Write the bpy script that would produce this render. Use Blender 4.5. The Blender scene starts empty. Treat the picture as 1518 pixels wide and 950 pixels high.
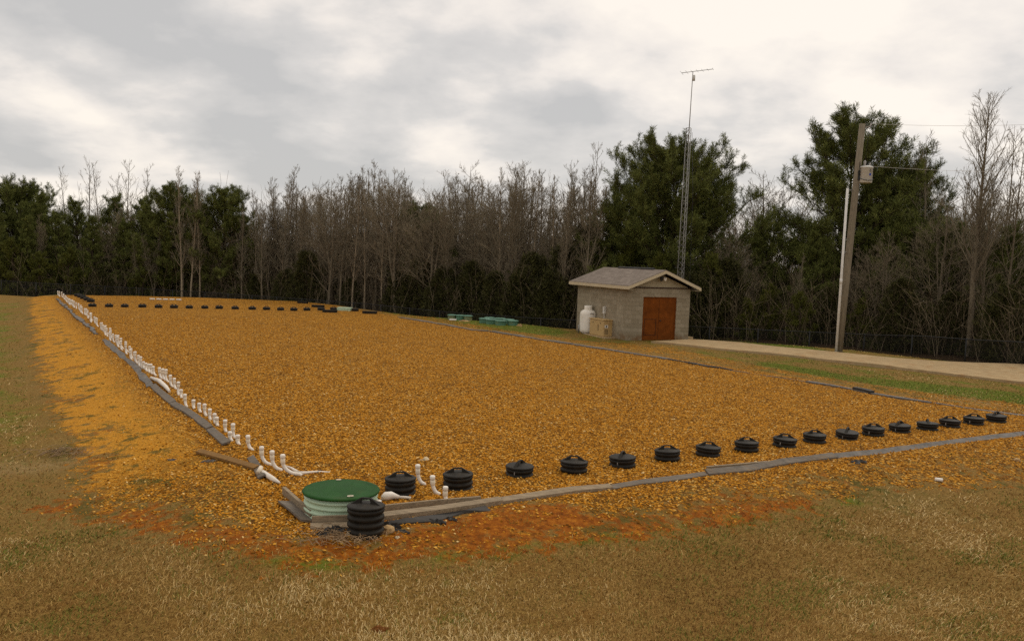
import bpy, math, random
import numpy as np
from mathutils import Vector, Matrix
random.seed(7); RNG = np.random.default_rng(11)
SC = bpy.context.scene
COL = SC.collection
R = math.radians
PI = math.pi

# ------------------------------------------------------------------ camera model
F = 1250.0; CX, CY = 759.0, 475.0; CAMH = 3.6
PITCH = math.atan(91 / F); ROLL = R(2.2)
_c, _s = math.cos(ROLL), math.sin(ROLL)
_cp, _sp = math.cos(PITCH), math.sin(PITCH)

def ray(px, py):
    u = (px - CX) / F; v = -(py - CY) / F
    u2 = _c*u - _s*v; v2 = _s*u + _c*v
    return np.array((u2, _cp + v2*_sp, -_sp + v2*_cp))

def sstep(a, b, x):
    t = np.clip((x - a) / (b - a), 0, 1)
    return t*t*(3 - 2*t)

def flat(px, py, z=0.0):
    d = ray(px, py); t = (z - CAMH) / d[2]
    return d[0]*t, d[1]*t

def depth_pt(px, py, D):
    """the point seen at (px,py) whose distance along +Y is D"""
    d = ray(px, py); t = D / d[1]
    return Vector((d[0]*t, D, CAMH + d[2]*t))

# ------------------------------------------------------------------ outlines on the ground
FIELD_PX = [(447,775),(568,768),(650,757),(742,744),(900,724),(1048,703),(1164,687),(1260,675),(1398,658),(1518,644),(1624,632),
            (1518,617),(1380,598),(1260,578),(1198,567),(1100,551),(1047,543),(992,533),(917,521),(860,512),(798,503),(702,490),
            (660,482),(592,471),(545,461),(490,452),(440,447),(300,441.5),(200,439),(88,437.5),
            (110,464),(145,493),(168,515),(202,543),(226,569),(255,595),(290,620),(335,655),(380,690),(405,718),(430,752)]
FIELD = np.array([flat(*p) for p in FIELD_PX])

def sdist(poly, x, y):
    """signed distance (negative inside) of points to a closed polygon"""
    x = np.asarray(x, float).ravel(); y = np.asarray(y, float).ravel()
    d2 = np.full(x.shape, 1e18); ins = np.zeros(x.shape, bool)
    n = len(poly)
    for i in range(n):
        ax, ay = poly[i]; bx, by = poly[(i+1) % n]
        ex, ey = bx-ax, by-ay
        t = np.clip(((x-ax)*ex + (y-ay)*ey) / (ex*ex+ey*ey+1e-12), 0, 1)
        d2 = np.minimum(d2, (x-ax-t*ex)**2 + (y-ay-t*ey)**2)
        cond = ((ay > y) != (by > y))
        with np.errstate(divide='ignore', invalid='ignore'):
            xi = ax + (y-ay)*(bx-ax)/((by-ay) if by != ay else 1e-12)
        ins ^= cond & (x < xi)
    d = np.sqrt(d2)
    return np.where(ins, -d, d)

def spol(pts, x, y):
    """distance of points to an open polyline"""
    d2 = np.full(np.shape(x), 1e18)
    for (ax, ay), (bx, by) in zip(pts[:-1], pts[1:]):
        ex, ey = bx-ax, by-ay
        t = np.clip(((x-ax)*ex + (y-ay)*ey) / (ex*ex+ey*ey+1e-12), 0, 1)
        d2 = np.minimum(d2, (x-ax-t*ex)**2 + (y-ay-t*ey)**2)
    return np.sqrt(d2)

# fence line: (photo column, distance)
FENCE = [(-330,62),(0,64.5),(300,66),(430,61.5),(600,55.5),(785,50),(1050,44.5),(1290,40.5),(1369,38),(1445,36),(1512,34.4),(1750,30),(2400,25)]
def fenceD(px):
    return float(np.interp(px, [f[0] for f in FENCE], [f[1] for f in FENCE]))
FENCE_XY = [tuple(depth_pt(p, 470, D))[:2] for p, D in FENCE]
P0 = FIELD[0]
E1 = np.array((math.cos(R(31)), math.sin(R(31)))); E2 = np.array((-math.sin(R(31)), math.cos(R(31))))

_FX = np.array([f[0] for f in FENCE_XY]); _FY = np.array([f[1] for f in FENCE_XY])
def H(x, y):
    """height of the ground"""
    x = np.asarray(x, float); y = np.asarray(y, float); shp = x.shape
    x = x.ravel(); y = y.ravel()
    d = sdist(FIELD, x, y)
    u = (x-P0[0])*E1[0] + (y-P0[1])*E1[1]; v = (x-P0[0])*E2[0] + (y-P0[1])*E2[1]
    right = sstep(12, 20, u) * sstep(0.5, 5, v + 0.0)          # drive side stays level
    h = -0.42 * sstep(0.15, 3.4, d) * (1 - right)
    h += 0.22 * sstep(12, 4, y) * sstep(3, 6, d)               # lawn lifts again towards the viewer
    fy = np.interp(x, _FX, _FY)
    near = sstep(10.5, -14.0, x)                               # how far the back falls away
    drop = 0.45 + 0.25*near
    h -= drop * sstep(4.0, 0.6, fy - y) * sstep(0.3, 3.0, d) * sstep(13, 9, x) + 0.25*sstep(3, 0, fy-y)*sstep(9, 13, x)*sstep(26, 18, x)
    h += 0.035*np.sin(x*0.9+1.3)*np.sin(y*0.7)*sstep(0.8, 4, d)
    return h.reshape(shp)

_GXF = np.arange(-75, 60.01, 0.25); _GYF = np.arange(2, 82.01, 0.25)
_HG = H(*np.meshgrid(_GXF, _GYF))
def Hs(x, y):
    """height looked up on a fine grid"""
    i = (x+75)/0.25; j = (y-2)/0.25
    if not (0 <= i < len(_GXF)-1 and 0 <= j < len(_GYF)-1): return float(H(x, y))
    a, b = int(i), int(j); f, g = i-a, j-b
    return float((_HG[b,a]*(1-f)+_HG[b,a+1]*f)*(1-g) + (_HG[b+1,a]*(1-f)+_HG[b+1,a+1]*f)*g)

def at(px, py, dz=0.0):
    """ground point seen at a photo pixel"""
    d = ray(px, py)
    t = (dz - CAMH) / d[2]
    for _ in range(14):
        z = Hs(d[0]*t, d[1]*t) + dz
        t = 0.5*t + 0.5*(z - CAMH) / d[2]
    return Vector((d[0]*t, d[1]*t, Hs(d[0]*t, d[1]*t) + dz))

def hz(v):
    return Hs(v[0], v[1])

# ------------------------------------------------------------------ materials
def nodes_of(name):
    m = bpy.data.materials.new(name); m.use_nodes = True
    nt = m.node_tree; nt.nodes.clear()
    out = nt.nodes.new('ShaderNodeOutputMaterial'); b = nt.nodes.new('ShaderNodeBsdfPrincipled')
    nt.links.new(b.outputs[0], out.inputs[0])
    return m, nt, b

class NT:
    """small helper for writing node trees"""
    def __init__(s, nt): s.nt = nt
    def n(s, t, **k):
        o = s.nt.nodes.new(t)
        for a, v in k.items(): setattr(o, a, v)
        return o
    def l(s, a, b): s.nt.links.new(a, b)
    def put(s, sock, v):
        if isinstance(v, bpy.types.NodeSocket): s.l(v, sock)
        elif isinstance(v, (tuple, list)) and len(v) == 3 and sock.type == 'RGBA': sock.default_value = (*v, 1)
        else: sock.default_value = v
    def math(s, op, a, b=0.0, clamp=False):
        o = s.n('ShaderNodeMath', operation=op, use_clamp=clamp); s.put(o.inputs[0], a); s.put(o.inputs[1], b); return o.outputs[0]
    def mix(s, f, a, b, mode='MIX'):
        o = s.n('ShaderNodeMix', data_type='RGBA', blend_type=mode)
        s.put(o.inputs[0], f); s.put(o.inputs[6], a); s.put(o.inputs[7], b); return o.outputs[2]
    def noise(s, vec, scale, detail=4, rough=0.55, dist=0.0):
        o = s.n('ShaderNodeTexNoise'); s.l(vec, o.inputs['Vector'])
        o.inputs['Scale'].default_value = scale; o.inputs['Detail'].default_value = detail
        o.inputs['Roughness'].default_value = rough; o.inputs['Distortion'].default_value = dist
        return o.outputs['Fac']
    def ramp(s, f, stops, interp='LINEAR'):
        o = s.n('ShaderNodeValToRGB'); s.put(o.inputs[0], f); cr = o.color_ramp; cr.interpolation = interp
        while len(cr.elements) < len(stops): cr.elements.new(0.5)
        for e, (p, c) in zip(cr.elements, stops):
            e.position = p; e.color = (*c, 1) if len(c) == 3 else c
        return o.outputs[0]
    def map(s, v, a, b, c=0.0, d=1.0, smooth=True):
        o = s.n('ShaderNodeMapRange'); o.interpolation_type = 'SMOOTHSTEP' if smooth else 'LINEAR'
        s.put(o.inputs[0], v)
        for i, q in enumerate((a, b, c, d)): o.inputs[1+i].default_value = q
        return o.outputs[0]
    def obj(s): return s.n('ShaderNodeTexCoord').outputs['Object']
    def scaled(s, vec, sc):
        o = s.n('ShaderNodeMapping'); s.l(vec, o.inputs[0]); o.inputs['Scale'].default_value = sc; return o.outputs[0]
    def bump(s, h, strength=0.4, dist=0.02, normal=None):
        o = s.n('ShaderNodeBump'); o.inputs['Strength'].default_value = strength; o.inputs['Distance'].default_value = dist
        s.l(h, o.inputs['Height'])
        if normal is not None: s.l(normal, o.inputs['Normal'])
        return o.outputs[0]
    def attr(s, name): return s.n('ShaderNodeAttribute', attribute_name=name).outputs['Fac']
    def island(s): return s.n('ShaderNodeNewGeometry').outputs['Random Per Island']

def plain(name, col, rough=0.6, var=0.25, scale=6.0, bump=0.15, bscale=40, metallic=0.0, dirt=None, stretch=(1,1,1), spec=0.3):
    m, nt, b = nodes_of(name); t = NT(nt)
    v = t.scaled(t.obj(), stretch)
    f = t.noise(v, scale, 6, 0.6)
    lo = tuple(c*(1-var) for c in col); hi = tuple(min(1, c*(1+var)) for c in col)
    c = t.ramp(f, [(0.3, lo), (0.7, hi)])
    if dirt:
        g = t.noise(v, scale*0.35+1.0, 5, 0.65)
        c = t.mix(t.map(g, 0.5, 0.72, 0, dirt[1]), c, dirt[0])
    t.l(c, b.inputs['Base Color'])
    b.inputs['Roughness'].default_value = rough; b.inputs['Metallic'].default_value = metallic
    b.inputs['Specular IOR Level'].default_value = spec
    if bump: t.l(t.bump(t.noise(v, bscale, 3), bump, 0.01), b.inputs['Normal'])
    return m

def gravel_color(t, vec):
    """stone colours of the rounded orange pea gravel; returns colour and height"""
    warp = t.n('ShaderNodeVectorMath', operation='ADD')
    nz = t.n('ShaderNodeTexNoise'); t.l(vec, nz.inputs['Vector']); nz.inputs['Scale'].default_value = 9
    sub = t.n('ShaderNodeVectorMath', operation='SCALE'); t.l(nz.outputs['Color'], sub.inputs[0]); sub.inputs['Scale'].default_value = 0.08
    t.l(vec, warp.inputs[0]); t.l(sub.outputs[0], warp.inputs[1])
    vo = t.n('ShaderNodeTexVoronoi'); t.l(warp.outputs[0], vo.inputs['Vector']); vo.inputs['Scale'].default_value = 23
    sep = t.n('ShaderNodeSeparateColor'); t.l(vo.outputs['Color'], sep.inputs[0])
    st = t.ramp(sep.outputs[0], [(0.0, (0.09,0.036,0.004)), (0.25, (0.26,0.108,0.009)), (0.62, (0.57,0.240,0.017)), (0.90, (0.72,0.35,0.04)), (0.98, (0.72,0.46,0.13))])
    big = t.noise(vec, 0.28, 5, 0.6)
    mid = t.noise(vec, 1.6, 4, 0.6)
    st = t.mix(t.map(big, 0.55, 0.75, 0, 0.35), st, (0.42,0.187,0.016), 'MIX')
    dk = t.math('MULTIPLY', t.map(mid, 0.50, 0.68, 0, 0.58), t.map(big, 0.44, 0.60, 0.08, 1.0))
    st = t.mix(dk, st, (0.085,0.045,0.016))
    hgt = t.math('SUBTRACT', 1.0, t.math('MULTIPLY', vo.outputs['Distance'], 1.4))
    gap = t.map(vo.outputs['Distance'], 0.34, 0.68, 0, 0.78)       # darker brown in the gaps between stones
    st = t.mix(gap, st, (0.07,0.030,0.004))
    return st, hgt

def gravel_mat():
    m, nt, b = nodes_of('gravel'); t = NT(nt); vec = t.obj()
    c, h = gravel_color(t, vec)
    t.l(c, b.inputs['Base Color']); b.inputs['Roughness'].default_value = 0.85; b.inputs['Specular IOR Level'].default_value = 0.06
    t.l(t.bump(h, 0.9, 0.03), b.inputs['Normal'])
    return m

def ground_mat():
    m, nt, b = nodes_of('ground'); t = NT(nt); vec = t.obj()
    gc, gh = gravel_color(t, vec)
    n1 = t.noise(vec, 0.9, 6, 0.65); n2 = t.noise(vec, 4.0, 5, 0.65); n3 = t.noise(vec, 28, 4, 0.7)
    n4 = t.noise(vec, 0.22, 4, 0.55)
    flat_v = t.scaled(vec, (1, 1, 1))
    # dry lawn
    dry = t.ramp(n3, [(0.25, (0.075,0.041,0.009)), (0.5, (0.19,0.110,0.026)), (0.75, (0.33,0.21,0.06))])
    dry = t.mix(t.map(n1, 0.5, 0.72, 0, 0.6), dry, (0.20,0.088,0.015))
    dry = t.mix(t.map(n4, 0.5, 0.66, 0, 0.45), dry, (0.17,0.122,0.034))
    gn = t.ramp(n3, [(0.3, (0.045,0.05,0.008)), (0.7, (0.125,0.13,0.02))])
    dry = t.mix(t.map(t.noise(vec, 1.7, 5, 0.7), 0.58, 0.72, 0, 0.6), dry, gn)
    # green strips
    brightg = t.ramp(n3, [(0.25, (0.055,0.07,0.006)), (0.75, (0.15,0.18,0.015))])
    ga = t.attr('green')
    dry = t.mix(t.map(t.math('ADD', ga, t.math('MULTIPLY', t.math('SUBTRACT', n1, 0.5), 1.6)), 0.35, 0.75), dry, brightg)
    # pale straw
    dry = t.mix(t.math('MULTIPLY', t.attr('straw'), t.map(n2, 0.3, 0.6, 0.3, 0.9)), dry, t.ramp(n3, [(0.3, (0.16,0.10,0.04)), (0.7, (0.36,0.25,0.11))]))
    # red clay
    clay = t.ramp(t.noise(vec, 9, 5, 0.7), [(0.3, (0.10,0.027,0.002)), (0.5, (0.24,0.068,0.004)), (0.75, (0.44,0.16,0.012))])
    ca = t.attr('clay')
    col = t.mix(t.map(t.math('ADD', ca, t.math('MULTIPLY', t.math('SUBTRACT', n2, 0.5), 1.9)), 0.35, 0.65), dry, clay)
    # gravel spilled over the banks
    gr = t.attr('gravel')
    fine = t.ramp(t.noise(vec, 22, 5, 0.75), [(0.3, (0.33,0.128,0.010)), (0.5, (0.56,0.25,0.020)), (0.72, (0.70,0.36,0.05))])
    gc = t.mix(t.math('MULTIPLY', t.attr('grit'), 0.8), gc, fine)
    gr = t.math('ADD', gr, t.math('MULTIPLY', t.math('SUBTRACT', n1, 0.5), 1.3))
    gm = t.map(t.math('ADD', gr, t.math('MULTIPLY', t.math('SUBTRACT', n2, 0.5), 1.3)), 0.42, 0.6)
    col = t.mix(gm, col, gc)
    # dark weedy tufts on the banks
    tv = t.scaled(vec, (1.0, 1.0, 1.0))
    tf = t.math('ADD', t.math('MULTIPLY', t.noise(tv, 1.7, 7, 0.72, 0.3), 0.8), t.math('MULTIPLY', n4, 0.2))
    tc = t.ramp(n3, [(0.3, (0.04,0.036,0.008)), (0.55, (0.085,0.078,0.014)), (0.8, (0.16,0.105,0.032))])
    col = t.mix(t.math('MULTIPLY', t.map(t.attr('weeds'), 0.1, 0.7), t.map(tf, 0.525, 0.60, 0, 0.82)), col, tc)
    # leaf litter under the trees
    lit = t.ramp(t.noise(vec, 6, 5, 0.7), [(0.3, (0.018,0.011,0.005)), (0.7, (0.06,0.035,0.015))])
    col = t.mix(t.attr('litter'), col, lit)
    t.l(col, b.inputs['Base Color']); b.inputs['Roughness'].default_value = 0.95; b.inputs['Specular IOR Level'].default_value = 0.1
    hh = t.math('ADD', t.math('MULTIPLY', gh, t.math('MULTIPLY', gm, 1.0)), t.math('MULTIPLY', n3, 1.1))
    t.l(t.bump(hh, 0.8, 0.035), b.inputs['Normal'])
    return m

def tinted(name, stops, attr='tint', rough=0.8, trans=0.0, spec=0.15):
    """colour looked up per leaf / stone / blade through a stored value"""
    m, nt, b = nodes_of(name); t = NT(nt)
    c = t.ramp(t.attr(attr), stops)
    t.l(c, b.inputs['Base Color']); b.inputs['Roughness'].default_value = rough; b.inputs['Specular IOR Level'].default_value = spec
    return m

def bark(name, col, spot, var=0.35):
    m, nt, b = nodes_of(name); t = NT(nt); vec = t.obj()
    v = t.scaled(vec, (1, 1, 0.25))
    c = t.ramp(t.noise(v, 14, 5, 0.7), [(0.3, tuple(k*(1-var) for k in col)), (0.7, tuple(k*(1+var) for k in col))])
    c = t.mix(t.map(t.noise(vec, 1.3, 4, 0.6), 0.5, 0.7, 0, 0.6), c, spot)
    t.l(c, b.inputs['Base Color']); b.inputs['Roughness'].default_value = 0.9; b.inputs['Specular IOR Level'].default_value = 0.1
    t.l(t.bump(t.noise(v, 20, 4), 0.5, 0.03), b.inputs['Normal'])
    return m

def block_mat():
    m, nt, b = nodes_of('concrete_block'); t = NT(nt); vec = t.n('ShaderNodeTexCoord').outputs['UV']
    br = t.n('ShaderNodeTexBrick'); t.l(vec, br.inputs['Vector'])
    br.inputs['Scale'].default_value = 1.0; br.inputs['Brick Width'].default_value = 0.405; br.inputs['Row Height'].default_value = 0.203
    br.inputs['Mortar Size'].default_value = 0.006; br.inputs['Mortar Smooth'].default_value = 0.4
    br.inputs['Color1'].default_value = (0.25,0.213,0.148,1); br.inputs['Color2'].default_value = (0.34,0.295,0.218,1); br.inputs['Mortar'].default_value = (0.23,0.195,0.137,1)
    ob = t.obj()
    n = t.noise(ob, 9, 6, 0.7)
    c = t.mix(t.map(n, 0.3, 0.7, 0, 0.55), br.outputs['Color'], (0.20,0.165,0.11))
    st = t.noise(t.scaled(ob, (1, 1, 0.3)), 1.8, 5, 0.65)
    c = t.mix(t.map(st, 0.52, 0.72, 0, 0.5), c, (0.40,0.345,0.255))
    # mud splash along the bottom courses
    z = t.n('ShaderNodeSeparateXYZ'); t.l(ob, z.inputs[0])
    mud = t.math('MULTIPLY', t.map(z.outputs[2], 0.05, 0.45, 1, 0), t.map(t.noise(ob, 3, 4), 0.35, 0.7, 0.1, 0.8))
    c = t.mix(mud, c, (0.17,0.085,0.03))
    t.l(c, b.inputs['Base Color']); b.inputs['Roughness'].default_value = 0.95; b.inputs['Specular IOR Level'].default_value = 0.1
    h = t.math('SUBTRACT', t.math('MULTIPLY', n, 0.6), t.math('MULTIPLY', br.outputs['Fac'], 1.0))
    t.l(t.bump(h, 0.7, 0.012), b.inputs['Normal'])
    return m

def shingle_mat():
    m, nt, b = nodes_of('shingle'); t = NT(nt); vec = t.n('ShaderNodeTexCoord').outputs['UV']
    br = t.n('ShaderNodeTexBrick'); t.l(vec, br.inputs['Vector']); br.inputs['Scale'].default_value = 1
    br.inputs['Brick Width'].default_value = 0.30; br.inputs['Row Height'].default_value = 0.14; br.inputs['Mortar Size'].default_value = 0.008
    br.inputs['Color1'].default_value = (0.13,0.11,0.094,1); br.inputs['Color2'].default_value = (0.25,0.212,0.18,1); br.inputs['Mortar'].default_value = (0.08,0.063,0.05,1)
    c = t.mix(0.5, br.outputs['Color'], t.ramp(t.noise(vec, 60, 3, 0.7), [(0.3, (0.10,0.08,0.066)), (0.7, (0.30,0.245,0.205))]))
    c = t.mix(t.map(t.noise(vec, 1.2, 4), 0.45, 0.7, 0, 0.35), c, (0.10,0.078,0.06))
    t.l(c, b.inputs['Base Color']); b.inputs['Roughness'].default_value = 0.95; b.inputs['Specular IOR Level'].default_value = 0.1
    t.l(t.bump(br.outputs['Fac'], -0.5, 0.01), b.inputs['Normal'])
    return m

M = {}
M['gravel'] = gravel_mat(); M['ground'] = ground_mat()
M['concrete'] = plain('concrete', (0.36,0.262,0.145), 0.9, 0.16, 3, 0.2, 30, dirt=((0.30,0.15,0.055), 0.6), spec=0.06)
M['black_plastic'] = plain('black_plastic', (0.017,0.0145,0.011), 0.6, 0.3, 12, 0.08, 30, dirt=((0.05,0.034,0.016), 0.3), spec=0.16)
M['green_lid'] = plain('green_lid', (0.013,0.062,0.010), 0.65, 0.2, 5, 0.1, 60, dirt=((0.045,0.06,0.015), 0.4), spec=0.12)
M['pale_green'] = plain('pale_green_fibreglass', (0.42,0.54,0.39), 0.5, 0.08, 3, 0.0, 30, dirt=((0.27,0.33,0.20), 0.4))
M['teal'] = plain('teal_fibreglass', (0.10,0.215,0.155), 0.5, 0.15, 3, 0.05, 30)
M['olive_side'] = plain('faded_fibreglass', (0.17,0.21,0.11), 0.6, 0.2, 4, 0.05, 30, dirt=((0.33,0.20,0.05), 0.5))
M['teal_side'] = plain('teal_side', (0.085,0.19,0.12), 0.6, 0.2, 4, 0.05, 30, dirt=((0.25,0.15,0.03), 0.4))
M['pvc'] = plain('white_pvc', (0.70,0.64,0.56), 0.45, 0.06, 8, 0.03, 30, dirt=((0.48,0.38,0.27), 0.5))
M['pvc_cap'] = plain('white_pvc_cap', (0.78,0.73,0.65), 0.4, 0.05, 8, 0.0, dirt=((0.6,0.5,0.38), 0.4))
M['pvc_seam'] = plain('cream_pvc_coupling', (0.66,0.57,0.44), 0.5, 0.08, 8, 0.0)
M['wood'] = plain('weathered_wood', (0.25,0.19,0.122), 0.9, 0.35, 5, 0.5, 18, dirt=((0.09,0.065,0.042), 0.5), stretch=(1,9,9))
M['grey_board'] = plain('grey_board', (0.13,0.109,0.087), 0.85, 0.4, 5, 0.3, 20, dirt=((0.24,0.14,0.05), 0.5), stretch=(1,6,6))
M['orange_plank'] = plain('stained_plank', (0.20,0.105,0.028), 0.9, 0.35, 5, 0.4, 18, dirt=((0.08,0.055,0.03), 0.5), stretch=(1,9,9))
M['liner'] = plain('liner', (0.122,0.111,0.10), 0.7, 0.4, 7, 0.3, 12, dirt=((0.25,0.15,0.06), 0.45), spec=0.15)
M['black_film'] = plain('black_film', (0.034,0.030,0.026), 0.7, 0.3, 6, 0.5, 12)
M['block'] = block_mat(); M['shingle'] = shingle_mat()
M['trim'] = plain('cream_trim', (0.50,0.42,0.28), 0.6, 0.07, 3, 0.0)
M['siding'] = plain('beige_siding', (0.36,0.30,0.19), 0.7, 0.1, 3, 0.05)
M['door'] = plain('rust_red_paint', (0.165,0.046,0.006), 0.75, 0.25, 3, 0.08, 20, dirt=((0.075,0.022,0.004), 0.7), spec=0.1)
M['door_dark'] = plain('door_shadow_gap', (0.035,0.012,0.006), 0.8, 0.1, 3, 0.0)
M['white_paint'] = plain('white_paint', (0.76,0.72,0.64), 0.4, 0.05, 3, 0.02, 30, dirt=((0.40,0.30,0.19), 0.25))
M['beige_paint'] = plain('beige_paint', (0.47,0.32,0.14), 0.5, 0.06, 4, 0.02, 30, dirt=((0.36,0.19,0.055), 0.4))
M['galv'] = plain('galvanised_steel', (0.27,0.265,0.25), 0.5, 0.2, 10, 0.05, 30, metallic=0.4)
M['conduit'] = plain('conduit_grey', (0.64,0.62,0.58), 0.5, 0.1, 5, 0.0)
M['pole'] = plain('pole_wood', (0.20,0.168,0.122), 0.9, 0.3, 5, 0.5, 22, dirt=((0.30,0.245,0.165), 0.5), stretch=(8,8,0.7), spec=0.06)
M['can'] = plain('transformer_grey', (0.56,0.55,0.51), 0.45, 0.08, 4, 0.02, dirt=((0.33,0.28,0.22), 0.3))
M['dark_metal'] = plain('dark_metal', (0.03,0.03,0.03), 0.5, 0.2, 8, 0.0, metallic=0.3)
M['porcelain'] = plain('porcelain', (0.30,0.28,0.26), 0.3, 0.1, 8, 0.0)
M['blue'] = plain('blue_mark', (0.02,0.05,0.30), 0.5, 0.1, 8, 0.0)
M['fence_black'] = plain('black_vinyl', (0.012,0.012,0.012), 0.5, 0.2, 8, 0.0)
M['stone_tan'] = plain('tan_rock', (0.42,0.27,0.12), 0.9, 0.3, 8, 0.5, 18)
M['stone_pale'] = plain('pale_rock', (0.52,0.42,0.27), 0.9, 0.25, 8, 0.5, 18)
M['dead_vine'] = plain('dead_vine', (0.30,0.20,0.11), 0.95, 0.4, 6, 0.0)
M['bark_pale'] = bark('bark_pale', (0.30,0.24,0.165), (0.20,0.155,0.10))
M['bark_grey'] = bark('bark_grey', (0.165,0.135,0.093), (0.11,0.09,0.06))
M['bark_dark'] = bark('bark_dark', (0.07,0.05,0.034), (0.045,0.034,0.024))
M['twig_brown'] = bark('twig_brown', (0.215,0.176,0.118), (0.155,0.127,0.084))
M['twig_grey'] = bark('twig_grey', (0.23,0.196,0.138), (0.165,0.14,0.097))
M['needles'] = tinted('needles', [(0, (0.042,0.052,0.012)), (0.5, (0.115,0.13,0.030)), (1, (0.25,0.265,0.07))])
M['needles_light'] = tinted('young_needles', [(0, (0.04,0.045,0.008)), (0.5, (0.085,0.09,0.014)), (1, (0.15,0.155,0.025))])
M['cedar'] = tinted('cedar_leaf', [(0, (0.026,0.026,0.008)), (0.5, (0.055,0.054,0.016)), (1, (0.105,0.10,0.028))])
M['thicket'] = tinted('thicket_stem', [(0, (0.06,0.044,0.026)), (0.5, (0.13,0.098,0.06)), (1, (0.25,0.20,0.13))])
M['farwood'] = tinted('far_wood_stem', [(0, (0.11,0.088,0.06)), (0.5, (0.19,0.155,0.11)), (1, (0.27,0.225,0.165))])
M['grass'] = tinted('grass_blade', [(0, (0.11,0.050,0.010)), (0.2, (0.29,0.155,0.038)), (0.45, (0.46,0.30,0.10)), (0.62, (0.70,0.53,0.26)), (0.66, (0.075,0.088,0.013)), (1, (0.18,0.20,0.03))])
M['stones'] = tinted('loose_stone', [(0, (0.11,0.042,0.004)), (0.35, (0.34,0.134,0.010)), (0.74, (0.58,0.25,0.02)), (0.93, (0.62,0.34,0.06)), (1, (0.74,0.53,0.24))], rough=0.8, spec=0.06)
M['litter_leaf'] = plain('dead_leaf', (0.20,0.075,0.015), 0.9, 0.3, 12, 0.0)
M['far_house'] = plain('far_boards', (0.15,0.115,0.09), 0.9, 0.2, 1, 0.0)

# ------------------------------------------------------------------ mesh helpers
class MB:
    def __init__(s): s.v = []; s.f = []; s.sm = []; s.uv = {}
    def add(s, vs, fs, smooth=False):
        o = len(s.v); s.v += [tuple(p) for p in vs]
        for f in fs: s.f.append(tuple(i+o for i in f)); s.sm.append(smooth)
        return s
    def box(s, lo, hi, mat=None):
        x0, y0, z0 = lo; x1, y1, z1 = hi
        vs = [(x0,y0,z0),(x1,y0,z0),(x1,y1,z0),(x0,y1,z0),(x0,y0,z1),(x1,y0,z1),(x1,y1,z1),(x0,y1,z1)]
        if mat is not None: vs = [tuple(mat @ Vector(p)) for p in vs]
        return s.add(vs, [(0,3,2,1),(4,5,6,7),(0,1,5,4),(1,2,6,5),(2,3,7,6),(3,0,4,7)])
    def prism(s, poly, z0, z1, taper=0.0):
        n = len(poly); c = (sum(p[0] for p in poly)/n, sum(p[1] for p in poly)/n)
        top = [(c[0]+(p[0]-c[0])*(1-taper), c[1]+(p[1]-c[1])*(1-taper)) for p in poly]
        zz0 = z0 if callable(z0) else (lambda a, b: z0); zz1 = z1 if callable(z1) else (lambda a, b: z1)
        vs = [(p[0],p[1],zz0(*p)) for p in poly] + [(p[0],p[1],zz1(*p)) for p in top]
        return s.add(vs, [tuple(range(n-1,-1,-1)), tuple(range(n,2*n))] + [(i,(i+1)%n,n+(i+1)%n,n+i) for i in range(n)])
    def tube(s, pts, rad, n=10, cap=True, smooth=True):
        pts = [Vector(p) for p in pts]; k = len(pts)
        if not hasattr(rad, '__len__'): rad = [rad]*k
        up = Vector((0.37,0.61,0.70)); vs = []; prev = None
        for i, p in enumerate(pts):
            d = (pts[min(i+1,k-1)] - pts[max(i-1,0)]).normalized()
            a = d.cross(up) if prev is None else prev - d*prev.dot(d)
            if a.length < 1e-6: a = d.cross(Vector((1,0,0)))
            a.normalize(); b = d.cross(a); prev = a
            for j in range(n):
                t = 2*PI*j/n; vs.append(p + (a*math.cos(t) + b*math.sin(t))*rad[i])
        fs = [(i*n+j, i*n+(j+1)%n, (i+1)*n+(j+1)%n, (i+1)*n+j) for i in range(k-1) for j in range(n)]
        o = len(s.v); s.add(vs, fs, smooth)
        if cap:
            s.f += [tuple(o+j for j in range(n-1,-1,-1)), tuple(o+(k-1)*n+j for j in range(n))]; s.sm += [False, False]
        return s
    def lathe(s, prof, n=32, smooth=True, top=True, bottom=False):
        k = len(prof); vs = [(r*math.cos(2*PI*j/n), r*math.sin(2*PI*j/n), z) for r, z in prof for j in range(n)]
        fs = [(i*n+j, i*n+(j+1)%n, (i+1)*n+(j+1)%n, (i+1)*n+j) for i in range(k-1) for j in range(n)]
        o = len(s.v); s.add(vs, fs, smooth)
        if top: s.f.append(tuple(o+(k-1)*n+j for j in range(n))); s.sm.append(False)
        if bottom: s.f.append(tuple(o+j for j in range(n-1,-1,-1))); s.sm.append(False)
        return s
    def mesh(s, name):
        me = bpy.data.meshes.new(name); me.from_pydata(s.v, [], s.f)
        me.polygons.foreach_set('use_smooth', s.sm); me.update()
        return me
    def build(s, name, mat, parent=None, loc=None, rot=0.0, bevel=0.0):
        o = bpy.data.objects.new(name, s.mesh(name)); COL.objects.link(o)
        o.data.materials.append(mat)
        if parent is not None: o.parent = parent
        if loc is not None: o.location = loc
        if rot: o.rotation_euler = (0,0,rot)
        if bevel:
            b = o.modifiers.new('bevel', 'BEVEL'); b.width = bevel; b.segments = 2; b.limit_method = 'ANGLE'
        return o

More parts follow.
